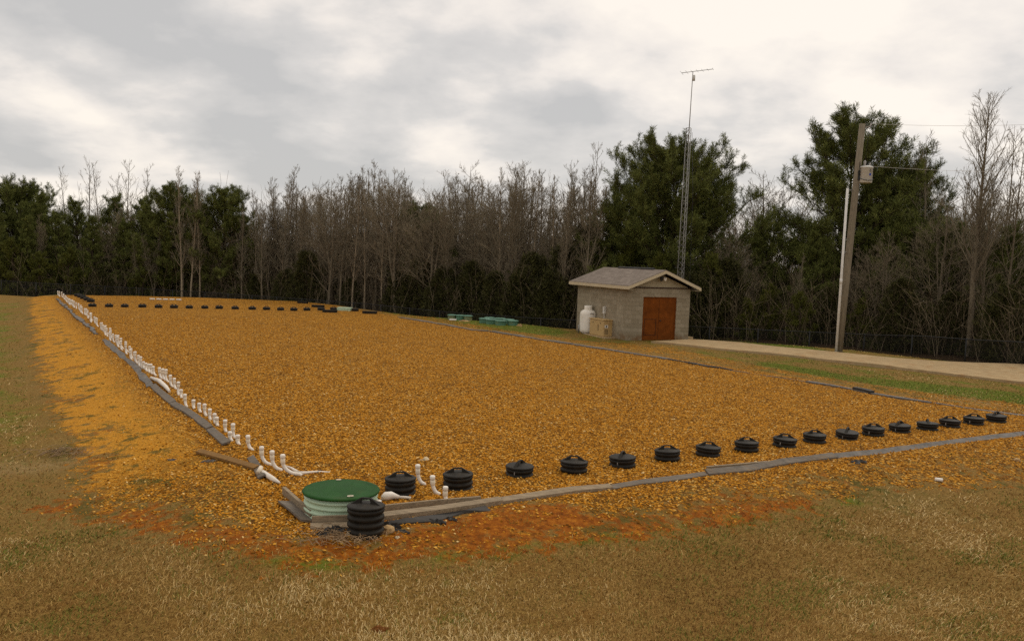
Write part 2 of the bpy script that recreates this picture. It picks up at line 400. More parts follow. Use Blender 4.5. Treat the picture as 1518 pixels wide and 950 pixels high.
def raw_mesh(name, V, Fc, mat, attrs=None, smooth=False):
    """mesh from numpy arrays; Fc is an (n,k) array"""
    me = bpy.data.meshes.new(name); nv = len(V); nf, k = Fc.shape
    me.vertices.add(nv); me.vertices.foreach_set('co', np.ascontiguousarray(V, dtype=np.float32).ravel())
    me.loops.add(nf*k); me.loops.foreach_set('vertex_index', np.ascontiguousarray(Fc, dtype=np.int32).ravel())
    me.polygons.add(nf); me.polygons.foreach_set('loop_start', np.arange(0, nf*k, k, dtype=np.int32))
    me.polygons.foreach_set('use_smooth', np.full(nf, smooth, dtype=bool))
    me.update(calc_edges=True)
    for an, (dom, arr) in (attrs or {}).items():
        a = me.attributes.new(an, 'FLOAT', dom); a.data.foreach_set('value', np.ascontiguousarray(arr, dtype=np.float32))
    me.materials.append(mat)
    return me

def link(name, me, parent=None, loc=None):
    o = bpy.data.objects.new(name, me); COL.objects.link(o)
    if parent is not None: o.parent = parent
    if loc is not None: o.location = loc
    return o
def tag(o, label, cat, group=None):
    o['label'] = label; o['category'] = cat
    if group: o['group'] = group
    return o
def thing(name, label, cat, loc=(0,0,0), rot=0.0, group=None):
    o = bpy.data.objects.new(name, None); o.empty_display_size = 0.2; COL.objects.link(o)
    o.location = loc; o.rotation_euler = (0,0,rot)
    return tag(o, label, cat, group)
def kind(o, k): o['kind'] = k; return o
def dup(root, loc, rot=0.0, scale=1.0, label=None, group=None):
    r = root.copy(); COL.objects.link(r); r.location = loc; r.rotation_euler = (0,0,rot); r.scale = (scale,)*3
    if label: r['label'] = label
    if group: r['group'] = group
    for ch in root.children:
        c = ch.copy(); COL.objects.link(c); c.parent = r
        for g in ch.children:
            d = g.copy(); COL.objects.link(d); d.parent = c
    return r
ORD = ['first','second','third','fourth','fifth','sixth','seventh','eighth','ninth','tenth','eleventh','twelfth','thirteenth','fourteenth','fifteenth','sixteenth','seventeenth','eighteenth']

def vnoise(x, y, size, seed, octaves=3):
    out = 0; amp = 1.0; tot = 0
    for o in range(octaves):
        L_ = np.random.default_rng(seed+o).random((256,256)); u = x/size + 1000.3*(o+1); v = y/size + 777.7*(o+1)
        i = np.floor(u).astype(int); j = np.floor(v).astype(int); f = u-i; g = v-j; f = f*f*(3-2*f); g = g*g*(3-2*g)
        i0, i1, j0, j1 = i % 256, (i+1) % 256, j % 256, (j+1) % 256
        out = out + amp*((L_[i0,j0]*(1-f)+L_[i1,j0]*f)*(1-g) + (L_[i0,j1]*(1-f)+L_[i1,j1]*f)*g); tot += amp; amp *= 0.5; size /= 2.1
    return out/tot
def tuft(x, y):
    """0..1: where weeds have taken hold on the banks"""
    return sstep(0.50, 0.66, vnoise(x, y, 0.5, 40, 4)*0.72 + 0.28*vnoise(x, y, 3.0, 50, 2))

# ------------------------------------------------------------------ ground
def axis(lo, hi, step, far):
    a = list(np.arange(lo, hi+1e-6, step)); s = step; x = hi
    while x < far: s *= 1.35; x += s; a.append(x)
    s = step; x = lo
    while x > -far: s *= 1.35; x -= s; a.insert(0, x)
    return np.array(a)
gx = axis(-46, 34, 0.22, 900); gy = axis(3, 74, 0.22, 900)
GX, GY = np.meshgrid(gx, gy); nx, ny = len(gx), len(gy)
fx, fy = GX.ravel(), GY.ravel()
HZ = H(fx, fy)
W = lambda px: np.array([tuple(at(*p))[:2] for p in px])
GRAVEL_Z = W([(60,440.5),(88,438.5),(300,442.5),(440,448),(545,462),(660,480),(798,500.5),(917,518),(1047,538),(1130,550),(1260,573),(1380,592),(1518,611),(1640,630),
              (1640,650),(1518,668),(1400,690),(1250,706),(1100,722),(1000,746),(900,768),(840,750),(760,752),(690,762),(630,778),(600,792),(560,808),(500,812),(440,806),(330,792),(220,768),(150,740),
              (165,690),(150,640),(135,600),(115,560),(100,510),(80,470)])
CLAY_Z = W([(105,755),(200,768),(300,796),(420,824),(520,830),(640,822),(750,808),(860,795),(960,786),(1060,764),(1010,752),(900,765),(840,745),(760,745),(640,770),(560,795),(440,800),(300,780),(180,752)])
MIX_Z = W([(38,441),(42,500),(50,560),(75,620),(95,690),(95,760),(200,772),(300,803),(420,829),(520,834),(640,825),(750,810),(860,798),(960,790),(1060,770),(1180,748),(1300,735),(1400,728),(1518,722),(1640,715),
           (1640,640),(1300,668),(1000,708),(742,744),(447,776),(335,656),(226,570),(145,494),(88,440)])
RMIX_Z = W([(545,462),(660,480),(798,500),(917,517),(1047,537),(1130,549),(1260,572),(1380,591),(1518,611),(1640,625),(1640,606),(1518,596),(1380,582),(1270,566),(1150,545),(1060,528),(985,512),(930,508),(860,504),(790,494),(680,476),(590,465)])
GREEN_R = W([(1110,540),(1250,563),(1400,586),(1518,601),(1640,612),(1640,597),(1518,583),(1400,571),(1300,560),(1200,546),(1120,534)])
GREEN_M = W([(1030,524),(1100,531),(1100,537),(1040,531)]); GREEN_B = W([(560,463),(700,486),(830,499),(850,492),(760,479),(640,468)])
GREEN_S = W([(1022,502),(1090,508),(1225,523),(1228,519),(1120,506),(1030,498)])
GREEN_L = W([(-60,445),(35,447),(35,520),(60,600),(80,660),(20,672),(-90,650)])
STRAW = W([(-60,694),(60,684),(130,673),(100,690),(40,700),(-60,706)])
PALE_G = W([(1405,592),(1450,591),(1510,602),(1500,606),(1440,601)])
def soft(poly, w): return np.clip(0.5 - sdist(poly, fx, fy)/w, 0, 1)
mixm = soft(MIX_Z, 0.8)
grav = np.maximum(soft(GRAVEL_Z, 1.6), 0.60*mixm)
rm = soft(RMIX_Z, 0.8); grav = np.maximum(grav, 0.60*rm)
# photo-left bank: patchy gravel between weeds
clay = np.maximum(soft(CLAY_Z, 1.2)*0.95, 0.50*mixm); clay = np.maximum(clay, 0.36*rm)
grav = np.where(sdist(CLAY_Z, fx, fy) < 0, np.minimum(grav, 0.36), grav)
fd = sdist(FIELD, fx, fy)
toe_c = W([(100,752),(190,764),(300,794),(420,820),(520,826),(640,818),(750,804),(860,790),(960,780),(1060,762),(1180,742)])
clay = np.maximum(clay, 0.62*np.clip(1.15 - spol(toe_c, fx, fy)/0.7, 0, 1))
grav = np.where(spol(toe_c, fx, fy) < 0.6, np.minimum(grav, 0.45), grav)
weeds = np.clip(np.maximum(mixm, rm)*np.clip((fd-0.4)/1.2, 0, 1), 0, 1)
grit = np.clip((fd-0.3)/0.8, 0, 1)*sstep(2.0, 6.0, (fx-P0[0])*E2[0]+(fy-P0[1])*E2[1])*mixm
fd0 = sdist(FIELD, fx, fy)
green = np.maximum.reduce([soft(GREEN_R, 1.2), soft(GREEN_B, 1.5)*0.8, soft(GREEN_S, 0.8)*0.85, soft(GREEN_M, 1.2)*0.7, 0.42*((fx-P0[0])*E1[0]+(fy-P0[1])*E1[1] > 13)*((fx-P0[0])*E2[0]+(fy-P0[1])*E2[1] > 3)*(fd0 > 1.5), soft(GREEN_L, 3)*0.60])
toe = W([(300,806),(420,834),(520,838),(640,828),(860,802),(1060,773),(1300,738)])
green = np.maximum(green, 0.52*np.clip(1 - spol(toe, fx, fy)/0.45, 0, 1))
straw = np.maximum(soft(STRAW, 0.8), soft(PALE_G, 0.5))
fence_y = np.interp(fx, _FX, _FY)
litter = sstep(-0.8, 0.8, fy - fence_y)
ii = np.arange(nx*ny).reshape(ny, nx)
Fq = np.stack([ii[:-1,:-1], ii[:-1,1:], ii[1:,1:], ii[1:,:-1]], -1).reshape(-1, 4)
gm = raw_mesh('ground', np.stack([fx, fy, HZ], -1), Fq, M['ground'],
              {n: ('POINT', a) for n, a in dict(gravel=grav, clay=clay, green=green, straw=straw, weeds=weeds, litter=litter, grit=grit).items()}, True)
kind(link('ground', gm), 'structure')

def resample(poly, step, jitter, closed=True):
    out = []; n = len(poly)
    for i in range(n if closed else n-1):
        a = np.array(poly[i]); b = np.array(poly[(i+1) % n]); L = np.linalg.norm(b-a); k = max(1, int(L/step))
        nrm = np.array((-(b-a)[1], (b-a)[0]))/max(L, 1e-6)
        for j in range(k): out.append(a + (b-a)*j/k + nrm*RNG.normal(0, jitter))
    return out
bed = MB(); edge = resample(FIELD, 0.4, 0.035)
bed.prism([tuple(p) for p in edge], -0.04, 0.012)
kind(bed.build('gravel_bed', M['gravel']), 'structure')

DRIVE = W([(965,508.5),(1250,539),(1518,570),(1700,592),(2300,662),(2300,617),(1700,566),(1518,549),(1250,526),(1024,506)])
# loose stones lying over the bed and its banks
def polar(n, d0, d1, a0, a1):
    D = d0*np.exp(RNG.random(n)*math.log(d1/d0)); A = a0 + RNG.random(n)*(a1-a0)
    return np.sin(A)*D, np.cos(A)*D, D
x, y, D = polar(190000, 9.5, 46, R(-36), R(36))
sd = sdist(FIELD, x, y); sg = sdist(GRAVEL_Z, x, y); sm = np.minimum(sdist(MIX_Z, x, y), sdist(RMIX_Z, x, y))
keep = (sd < 0) | (sg < RNG.normal(-0.1, 0.35, len(x))) | ((sm < 0) & (RNG.random(len(x)) < 0.30))
inclay = sdist(CLAY_Z, x, y) < 0
tfm = tuft(x, y); keep &= ~((sd > 0.4) & (RNG.random(len(x)) < tfm*0.95))
vv = (x-P0[0])*E2[0]+(y-P0[1])*E2[1]; keep &= ~((sd > 0.4) & (vv > 2) & (RNG.random(len(x)) < np.clip((vv-2)/5, 0, 0.85)))
keep &= ~(inclay & (RNG.random(len(x)) > 0.34))
x, y, D, sd = x[keep], y[keep], D[keep], sd[keep]
n = len(x); sz = (0.010 + 0.017*RNG.random(n)**1.5)*(0.88 + 0.004*D)
z = np.where(sd < 0, 0.012, H(x, y)) + sz*0.25
octa = np.array([(1,0,0),(0,1,0),(-1,0,0),(0,-1,0),(0,0,1),(0,0,-1)], float)
of = np.array([(0,1,4),(1,2,4),(2,3,4),(3,0,4),(1,0,5),(2,1,5),(3,2,5),(0,3,5)])
th = RNG.random(n)*2*PI; ct, stn = np.cos(th), np.sin(th)
V = octa[None]*(0.6+0.7*RNG.random((n,6,1)))
V = V*np.stack([1+0.5*RNG.random(n), 0.8+0.4*RNG.random(n), 0.5+0.35*RNG.random(n)], -1)[:,None,:]*sz[:,None,None]
V[...,0], V[...,1] = V[...,0]*ct[:,None]-V[...,1]*stn[:,None], V[...,0]*stn[:,None]+V[...,1]*ct[:,None]
V[...,2] += (V[...,0]*RNG.normal(0,0.4,n)[:,None])
V += np.stack([x,y,z], -1)[:,None,:]
Fs = (of[None] + 6*np.arange(n)[:,None,None]).reshape(-1,3)
me = raw_mesh('gravel', V.reshape(-1,3), Fs, M['stones'], {'tint': ('FACE', np.repeat(RNG.random(n), 8))}, False)
kind(link('gravel', me), 'stuff')

# grass blades
def blades(n, d0, d1, a0, a1, zone, hgt, greenp, wid=0.006, name='dry_grass', lean=1.15):
    x, y, D = polar(n, d0, d1, a0, a1)
    k = zone(x, y, D); x, y, D = x[k], y[k], D[k]; n = len(x)
    z = H(x, y)
    pn = vnoise(x, y, 0.9, 70, 3); pb = vnoise(x, y, 4.0, 80, 3)
    L = hgt*(0.35 + 0.8*RNG.random(n))*(0.5 + 0.95*pn); a = RNG.random(n)*2*PI
    # wind-laid: leans share a direction that changes slowly over the lawn
    a = np.where(RNG.random(n) < 0.55, a, 0.6 + 1.2*np.sin(x*0.35+y*0.2) + RNG.normal(0, 0.6, n))
    ln = lean*(0.35 + 0.75*RNG.random(n))
    dx, dy = np.cos(a)*np.sin(ln), np.sin(a)*np.sin(ln); dzv = np.cos(ln)
    wa = RNG.random(n)*2*PI; w = wid*(0.6+0.7*RNG.random(n))*np.clip(D/11, 0.8, 2.6)
    wx, wy = np.cos(wa)*w, np.sin(wa)*w
    b0 = np.stack([x-wx, y-wy, z-0.006], -1); b1 = np.stack([x+wx, y+wy, z-0.006], -1)
    mx, my, mz = x+dx*L*0.55, y+dy*L*0.55, z+dzv*L*0.62
    m0 = np.stack([mx-wx*0.7, my-wy*0.7, mz], -1); m1 = np.stack([mx+wx*0.7, my+wy*0.7, mz], -1)
    tp = np.stack([x+dx*L*1.15, y+dy*L*1.15, z+dzv*L*0.85], -1)
    V = np.stack([b0,b1,m1,m0,tp], 1).reshape(-1,3); i5 = 5*np.arange(n)[:,None]
    T = np.concatenate([i5+np.array([[0,1,2]]), i5+np.array([[0,2,3]]), i5+np.array([[3,2,4]])], 1).reshape(-1,3)
    patch = vnoise(x, y, 1.4, 90, 4)
    isg = RNG.random(n) < greenp(x, y, patch)
    dryv = np.clip(-0.03 + 0.40*RNG.random(n) + 1.15*(pb-0.42)*RNG.random(n) + 0.45*(pn-0.35), 0.0, 0.62)
    tint = np.where(isg, 0.67+0.33*RNG.random(n), dryv)
    me = raw_mesh(name, V, T, M['grass'], {'tint': ('FACE', np.repeat(tint, 3))}, False)
    return kind(link(name, me), 'stuff')
def lawn_zone(x, y, D):
    m = sdist(MIX_Z, x, y); f = sdist(FIELD, x, y)
    return (m > RNG.normal(0.22, 0.22, len(x))) & (f > 0.3) & (y < np.interp(x, _FX, _FY)-0.3) & (sdist(RMIX_Z, x, y) > 0)
u_ = lambda x, y: (x-P0[0])*E1[0] + (y-P0[1])*E1[1]
v_ = lambda x, y: (x-P0[0])*E2[0] + (y-P0[1])*E2[1]
blades(540000, 6.6, 34, R(-46), R(50), lambda x, y, D: lawn_zone(x, y, D) & (v_(x, y) < 2.0), 0.070, lambda x, y, p: 0.05 + 0.55*sstep(0.56, 0.68, p) + 0.55*np.clip(1-spol(toe, x, y)/0.5, 0, 1), 0.0050)
blades(70000, 12, 62, R(-37), R(-8), lambda x, y, D: lawn_zone(x, y, D) & (u_(x, y) < -2), 0.06, lambda x, y, p: np.where(p > 0.45, 0.45, 0.2), 0.005, name='bank_grass')
# weeds growing through the gravel of the banks: a few tufts
def tuft_zone(x, y, D):
    m = np.minimum(sdist(MIX_Z, x, y), sdist(RMIX_Z, x, y)); f = sdist(FIELD, x, y)
    return (m < 0) & (f > 0.5) & (RNG.random(len(x)) < tuft(x, y)*0.9)
blades(230000, 9.5, 48, R(-36), R(36), tuft_zone, 0.035, lambda x, y, p: 0.55+0*x, 0.004, name='bank_weeds', lean=1.1)
blades(90000, 22, 50, R(-4), R(48), lambda x, y, D: (v_(x, y) > 2) & (sdist(FIELD, x, y) > 0.8) & (u_(x, y) > 10) & (sdist(DRIVE, x, y) > 0.05) & (y < np.interp(x, _FX, _FY)-0.4) & ((sdist(RMIX_Z, x, y) > 0) | (RNG.random(len(x)) < 0.25)), 0.05, lambda x, y, p: 0.30 + 0.65*sstep(0.42, 0.58, p), 0.005, name='verge_grass')
def strip_zone(x, y, D):
    g = np.minimum.reduce([sdist(GREEN_R, x, y), sdist(GREEN_B, x, y), sdist(GREEN_S, x, y)])
    return g < RNG.normal(0, 0.25, len(x))
blades(160000, 24, 62, R(-12), R(36), strip_zone, 0.05, lambda x, y, p: 0.85+0*x, 0.005, name='green_grass')

# ------------------------------------------------------------------ drive and pads
nearE = [at(p, q) for p, q in ((965,508.5),(1100,522.5),(1250,539),(1400,556),(1518,570),(1700,592),(2300,662))]
farE = [at(p, q) for p, q in ((2300,617),(1700,566),(1518,549),(1396,538.5),(1250,526),(1100,511.5),(1024,506))]
def along_line(P, n):
    Ls = [0]
    for a, b in zip(P[:-1], P[1:]): Ls.append(Ls[-1]+(b-a).length)
    return [(float(np.interp(Ls[-1]*k/n, Ls, [q.x for q in P])), float(np.interp(Ls[-1]*k/n, Ls, [q.y for q in P]))) for k in range(n+1)]
dr = MB(); n_ = 40; A_ = along_line(nearE, n_); B_ = along_line(farE[::-1], n_); vs = []
for (xa, ya), (xb, yb) in zip(A_, B_):
    za = Hs(xa, ya)+0.09; zb = Hs(xb, yb)+0.09; zm = max(za, zb)
    vs += [(xa,ya,zm-0.4),(xa,ya,zm),(xb,yb,zm),(xb,yb,zm-0.4)]
dr.add(vs, [(0,1,2,3), (4*n_+3,4*n_+2,4*n_+1,4*n_)] + [(4*i+k, 4*i+4+k, 4*i+4+(k+1)%4, 4*i+(k+1)%4) for i in range(n_) for k in range(4)])
kind(dr.build('driveway', M['concrete']), 'structure')

# ------------------------------------------------------------------ shed
TH = R(25)
S0 = at(929, 505.2)
ax = Vector((math.cos(TH), math.sin(TH), 0)); ay = Vector((-math.sin(TH), math.cos(TH), 0))
def hit(px, origin, d):
    r = ray(px, 470); # column azimuth
    # origin + d*t has x/y = r0/r1 (roll neglected near the horizon)
    k = r[0]/r[1]; return (k*origin.y - origin.x)/(d.x - k*d.y)
SW = hit(1021.5, S0, ax); SD = hit(855, S0, ay)
print('shed', SW, SD)
WH = 2.5; RISE = 0.78; OV = 0.30; OG = 0.40
shed = thing('block_shed', 'small grey concrete block shed with a shingled gable roof and rust red double doors', 'shed', S0, TH)
def uvbox(me, rules):
    uv = me.uv_layers.new(name='UVMap')
    for p in me.polygons:
        nrm = p.normal
        for li in p.loop_indices:
            c = me.vertices[me.loops[li].vertex_index].co
            if abs(nrm.x) > abs(nrm.y) and abs(nrm.x) > 0.8: q = (c.y, c.z)
            elif abs(nrm.y) > 0.8: q = (c.x, c.z)
            else: q = (c.y, abs(c.x-SW/2)*1.07)
            uv.data[li].uv = q
DX0, DX1, DH = SW*0.235, SW*0.78, 2.07
w = MB(); T = 0.2
w.box((0,0,-0.3),(DX0,T,WH)); w.box((DX1,0,-0.3),(SW,T,WH)); w.box((DX0,0.0,DH),(DX1,T,WH))
w.box((0,T,-0.3),(T,SD,WH)); w.box((SW-T,T,-0.3),(SW,SD,WH)); w.box((T,SD-T,-0.3),(SW-T,SD,WH))
o = w.build('wall', M['block'], shed); uvbox(o.data, None)
# gables with lap siding
g = MB(); hw = SW/2
for yy, s in ((0.03, -1), (SD-0.03, 1)):
    k = 7; hh = RISE*hw/(hw+OV)-0.02
    for i in range(k):
        z0, z1 = hh*i/k, hh*(i+1)/k
        xa, xb = hw*z0/hh, hw*z1/hh
        yo = yy + s*0.012
        g.add([(xa, yo+s*0.02, WH+z0), (SW-xa, yo+s*0.02, WH+z0), (SW-xb, yo, WH+z1), (xb, yo, WH+z1)], [(0,1,2,3)])
    g.add([(0.02,yy-s*0.05,WH),(SW-0.02,yy-s*0.05,WH),(hw,yy-s*0.05,WH+hh)], [(0,1,2)])
    g.build('gable_siding', M['siding'], shed); g = MB()
g = MB(); g.box((-0.015,-0.03,WH-0.02),(SW+0.015,0.0-0.003,WH+0.035)); g.build('gable_trim', M['door_dark'], shed)
# roof slabs
rf = MB(); zt = WH+0.06
def slab(m, x0, x1, y0, y1, t):
    e0 = zt + RISE*(1-abs(x0-hw)/(hw+OV)) - 0.02; e1 = zt + RISE*(1-abs(x1-hw)/(hw+OV)) - 0.02
    m.add([(x0,y0,e0),(x1,y0,e1),(x1,y1,e1),(x0,y1,e0),(x0,y0,e0+t),(x1,y0,e1+t),(x1,y1,e1+t),(x0,y1,e0+t)],
          [(0,3,2,1),(4,5,6,7),(0,1,5,4),(1,2,6,5),(2,3,7,6),(3,0,4,7)])
slab(rf, -OV, hw, -OG, SD+OG, 0.045); slab(rf, hw, SW+OV, -OG, SD+OG, 0.045)
o = rf.build('roof', M['shingle'], shed); uvbox(o.data, None)
v = MB(); v.tube([(hw, SD*0.12, zt+RISE+0.035), (hw, SD*0.78, zt+RISE+0.035)], 0.06, 6); v.build('ridge_vent', M['dark_metal'], o)
fa = MB(); ze = zt-0.022
fa.box((-OV-0.02,-OG,ze-0.125),(-OV,SD+OG,ze+0.018)); fa.box((SW+OV,-OG,ze-0.125),(SW+OV+0.02,SD+OG,ze+0.018))
for yy0, yy1 in ((-OG-0.025,-OG-0.003),(SD+OG+0.003,SD+OG+0.025)):
    for x0, x1 in ((-OV-0.02, hw), (hw, SW+OV+0.02)):
        e0 = zt + RISE*(1-abs(x0-hw)/(hw+OV)); e1 = zt + RISE*(1-abs(x1-hw)/(hw+OV))
        a = [(x0,yy0,e0-0.145),(x1,yy0,e1-0.145),(x1,yy1,e1-0.145),(x0,yy1,e0-0.145),(x0,yy0,e0-0.005),(x1,yy0,e1-0.005),(x1,yy1,e1-0.005),(x0,yy1,e0-0.005)]
        fa.add(a, [(0,3,2,1),(4,5,6,7),(0,1,5,4),(1,2,6,5),(2,3,7,6),(3,0,4,7)])
fa.build('fascia', M['trim'], shed)
so = MB()
so.box((-OV,-OG,ze-0.14),(-0.003,SD+OG,ze-0.12)); so.box((SW+0.003,-OG,ze-0.14),(SW+OV,SD+OG,ze-0.12))
so.build('soffit', M['siding'], shed)
mid = (DX0+DX1)/2
df = MB(); df.box((DX0,0.04,0.0),(DX0+0.05,0.14,DH)); df.box((DX1-0.05,0.04,0.0),(DX1,0.14,DH)); df.box((DX0+0.05,0.04,DH-0.05),(DX1-0.05,0.14,DH))
df.build('door_frame', M['door'], shed)
for i, (a, b) in enumerate(((DX0+0.053, mid-0.008), (mid+0.008, DX1-0.053))):
    d = MB(); d.box((a,0.065,0.02),(b,0.11,DH-0.056))
    o = d.build('door', M['door'], shed, bevel=0.004)
    if i == 0:
        o['label'] = 'left door leaf with a square panel cut in its lower half'
        p = MB(); q0, q1, z0, z1 = a+0.09, b-0.14, 0.25, 1.02
        for bx in (((q0,0.055,z0),(q1,0.064,z0+0.018)), ((q0,0.055,z1-0.018),(q1,0.064,z1)), ((q0,0.055,z0+0.018),(q0+0.018,0.064,z1-0.018)), ((q1-0.018,0.055,z0+0.018),(q1,0.064,z1-0.018))): p.box(*bx)
        p.build('panel_outline', M['door_dark'], o)
    else:
        p = MB(); p.tube([(a+0.07,0.067,0.95),(a+0.07,0.0,0.95)], [0.022,0.03], 10); p.build('door_knob', M['dark_metal'], o)
st = MB(); st.box((mid-0.008,0.075,0.02),(mid+0.008,0.10,DH-0.056)); st.build('door_gap', M['door_dark'], shed)
fl = MB(); fl.tube([(hw-0.02,-0.03,WH+0.47),(hw-0.02,-0.16,WH+0.50)], 0.05, 10); fl.tube([(hw-0.10,-0.12,WH+0.46),(hw-0.13,-0.24,WH+0.40)], [0.035,0.085], 12)
o = fl.build('floodlight', M['dark_metal'], shed)
fl = MB(); fl.tube([(hw+0.06,-0.12,WH+0.47),(hw+0.10,-0.25,WH+0.42)], [0.035,0.085], 12); fl.build('lamp_head', M['white_paint'], o)
mb = MB(); my = SD*0.42
mb.box((-0.11,my-0.08,1.12),(-0.003,my+0.08,1.48)); mb.tube([(-0.06,my,1.12),(-0.06,my,0.85),(-0.12,my-0.2,0.7),(-0.2,my-0.55,0.62)], 0.018, 6)
mb.build('meter_box', M['can'], shed, bevel=0.01)
# step block at the far front corner
b = MB(); b.box((SW+0.03,0.05,-0.05),(SW+0.35,0.35,0.16)); b.build('corner_block', M['concrete'], shed, bevel=0.01)
print('corners', S0)

# concrete pad with propane tank and generator
def shed_pt(x, y, z=0): return S0 + ax*x + ay*y + Vector((0,0,z))
GC = at(894, 498.5); TC = at(870.5, 494.3)
pad = MB(); pp = [GC + ax*a + ay*b for a, b in ((-0.55,-1.05),(0.55,-1.05),(0.55,0.9),(-0.55,0.9))]
pad.prism([(q.x,q.y) for q in pp], -0.2, 0.055); tag(pad.build('equipment_pad', M['concrete'], bevel=0.01), 'pale concrete pad on the ground under the beige generator', 'concrete pad')
gz = 0.058
gen = thing('generator', 'beige standby generator cabinet beside the white gas tank', 'generator', (GC.x,GC.y,gz), TH)
gw, gl, gh = 0.40, 0.66, 0.76
b = MB(); b.box((-gw,-gl,0),(gw,gl,gh)); b.build('cabinet', M['beige_paint'], gen, bevel=0.03)
b = MB(); b.box((-gw-0.03,-gl-0.03,gh+0.002),(gw+0.03,gl+0.03,gh+0.06)); b.build('lid', M['beige_paint'], gen, bevel=0.02)
b = MB(); b.box((-gw+0.06,-gl-0.012,0.42),(-gw+0.24,-gl-0.003,0.56)); b.build('control_panel', M['white_paint'], gen)
b = MB(); b.box((-gw+0.12,-gl-0.02,0.45),(-gw+0.18,-gl-0.013,0.53)); b.build('display', M['dark_metal'], gen); b = MB(); b.box((gw-0.16,-gl-0.02,0.5),(gw-0.03,-gl-0.003,0.62)); b.build('exhaust_port', M['dark_metal'], gen)
for bx in [((-gw+0.08+i*0.05,-gl-0.008,0.12),(-gw+0.095+i*0.05,-gl-0.003,0.36)) for i in range(4)] + [((-gw-0.008,-0.18,0.25),(-gw-0.003,-0.14,0.55))]:
    b = MB(); b.box(*bx); b.build('vent_slot', M['dark_metal'], gen)
for bx in (((-gw-0.008,0.3,0.60),(-gw-0.003,0.36,0.65)), ((-gw-0.008,-0.4,0.60),(-gw-0.003,-0.34,0.65))):
    b = MB(); b.box(*bx); b.build('latch', M['dark_metal'], gen)
b = MB(); b.box((gw-0.2,-gl-0.07,0.12),(gw-0.08,-gl-0.003,0.3)); b.tube([(gw-0.14,-gl-0.05,0.16),(gw+0.05,-gl-0.1,0.1),(gw+0.15,-gl+0.1,0.05)], 0.018, 6); b.build('gas_fitting', M['galv'], gen)
tank = thing('propane_tank', 'tall white upright propane tank against the shed wall', 'gas tank', (TC.x,TC.y,0.0), TH); tank.scale = (1.07,1.07,1.13)
pr = [(0.30,0.07),(0.34,0.10),(0.375,0.17),(0.38,0.25),(0.38,0.86),(0.372,0.93),(0.345,0.99),(0.29,1.045),(0.20,1.085),(0.10,1.10)]
b = MB(); b.lathe(pr, 32, bottom=True); b.build('body', M['white_paint'], tank)
b = MB(); b.lathe([(0.24,0.0),(0.25,0.07)], 24, top=False); b.build('foot_ring', M['white_paint'], tank)
b = MB(); b.lathe([(0.175,1.05),(0.19,1.09),(0.19,1.25),(0.18,1.262),(0.165,1.25),(0.165,1.09)], 28, top=True); b.build('collar', M['white_paint'], tank)
b = MB(); b.tube([(-0.10,-0.365,0.90),(-0.05,-0.385,0.95),(0.03,-0.385,0.94),(0.08,-0.37,0.88)], 0.012, 6); b.build('warning_mark', M['dark_metal'], tank)
b = MB(); b.tube([(-0.36,0.2,0.03),(-0.42,0.1,0.4)], 0.03, 6); b.build('supply_pipe', M['galv'], tank)

# ------------------------------------------------------------------ black riser pots
RR = 0.2285
def ribs(h):
    p = [(RR-0.012, -0.12)]; z = h
    rows = []
    k = int((h+0.12)/0.085)+1
    for i in range(k):
        zt_ = h - i*0.085
        rows.append([(RR-0.022, zt_-0.085), (RR-0.022, zt_-0.066), (RR+0.001, zt_-0.056), (RR+0.006, zt_-0.034), (RR+0.001, zt_-0.014), (RR-0.022, zt_-0.004)])
    pr = []
    for r_ in reversed(rows): pr += r_
    return [q for q in pr if q[1] > -0.16] + [(RR-0.022, h)]
def lid_mb():
    m = MB()
    m.lathe([(RR-0.025,-0.004),(RR+0.004,-0.004),(RR+0.012,0.004),(RR+0.010,0.018),(RR-0.004,0.027),(RR-0.03,0.030),(RR*0.62,0.040),(0.07,0.052),(0.0005,0.054)], 40, top=False, bottom=True)
    return m
def handle_mb():
    """a ridge across the lid with a hand slot through its middle"""
    m = MB()
    out = [(-0.205,0.028),(-0.082,0.106),(-0.06,0.116),(0.06,0.116),(0.082,0.106),(0.205,0.028)]
    inn = [(-0.066,0.052),(-0.056,0.090),(-0.048,0.096),(0.048,0.096),(0.056,0.090),(0.066,0.052)]
    n = 6
    def wd(z): return 0.030 - 0.013*(z-0.028)/0.09
    vs = []
    for s in (-1, 1):
        for xx, zz in out: vs.append((xx, s*wd(zz), zz))
        for xx, zz in inn: vs.append((xx, s*wd(zz), zz))
    fs = []
    for i in range(n-1):
        fs.append((i, i+1, n+i+1, n+i)); fs.append((2*n+i, 3*n+i, 3*n+i+1, 2*n+i+1))
        fs.append((i, 2*n+i, 2*n+i+1, i+1)); fs.append((n+i, n+i+1, 3*n+i+1, 3*n+i))
    m.add(vs, fs); return m
ribs_mesh = {}
def riser_proto(name, h, label, loc, rot, group=None, scale=1.0):
    t = thing(name, label, 'riser', loc, rot, group)
    b = MB(); b.lathe(ribs(h), 40, top=False); b.build('riser_wall', M['black_plastic'], t)
    l = lid_mb().build('lid', M['black_plastic'], t); l.location = (0,0,h+0.004)
    hd = handle_mb().build('handle', M['black_plastic'], l, bevel=0.006)
    t.scale = (scale,)*3; t.rotation_euler = (random.uniform(-0.045,0.045), random.uniform(-0.045,0.045), rot)
    return t
row = [(593.5,730.5,0.20),(679,722.5,0.19),(770,704,0.125),(850.5,699.5,0.155),(922.5,691,0.14),(989,682,0.155),(1049,675,0.14),(1106.5,668.5,0.15),
       (1162.5,661.5,0.135),(1207,655.5,0.14),(1255,650,0.12),(1294,645.5,0.15),(1333.5,639.7,0.12),(1374.5,637,0.13),(1407.5,632.5,0.13),(1443,628.5,0.13),(1476.5,625,0.13)]
rots = [0.35,0.15,1.3,0.1,1.35,0.25,0.2,0.1,0.15,0.4,1.2,0.1,0.9,1.4,0.1,-0.1,0.8]
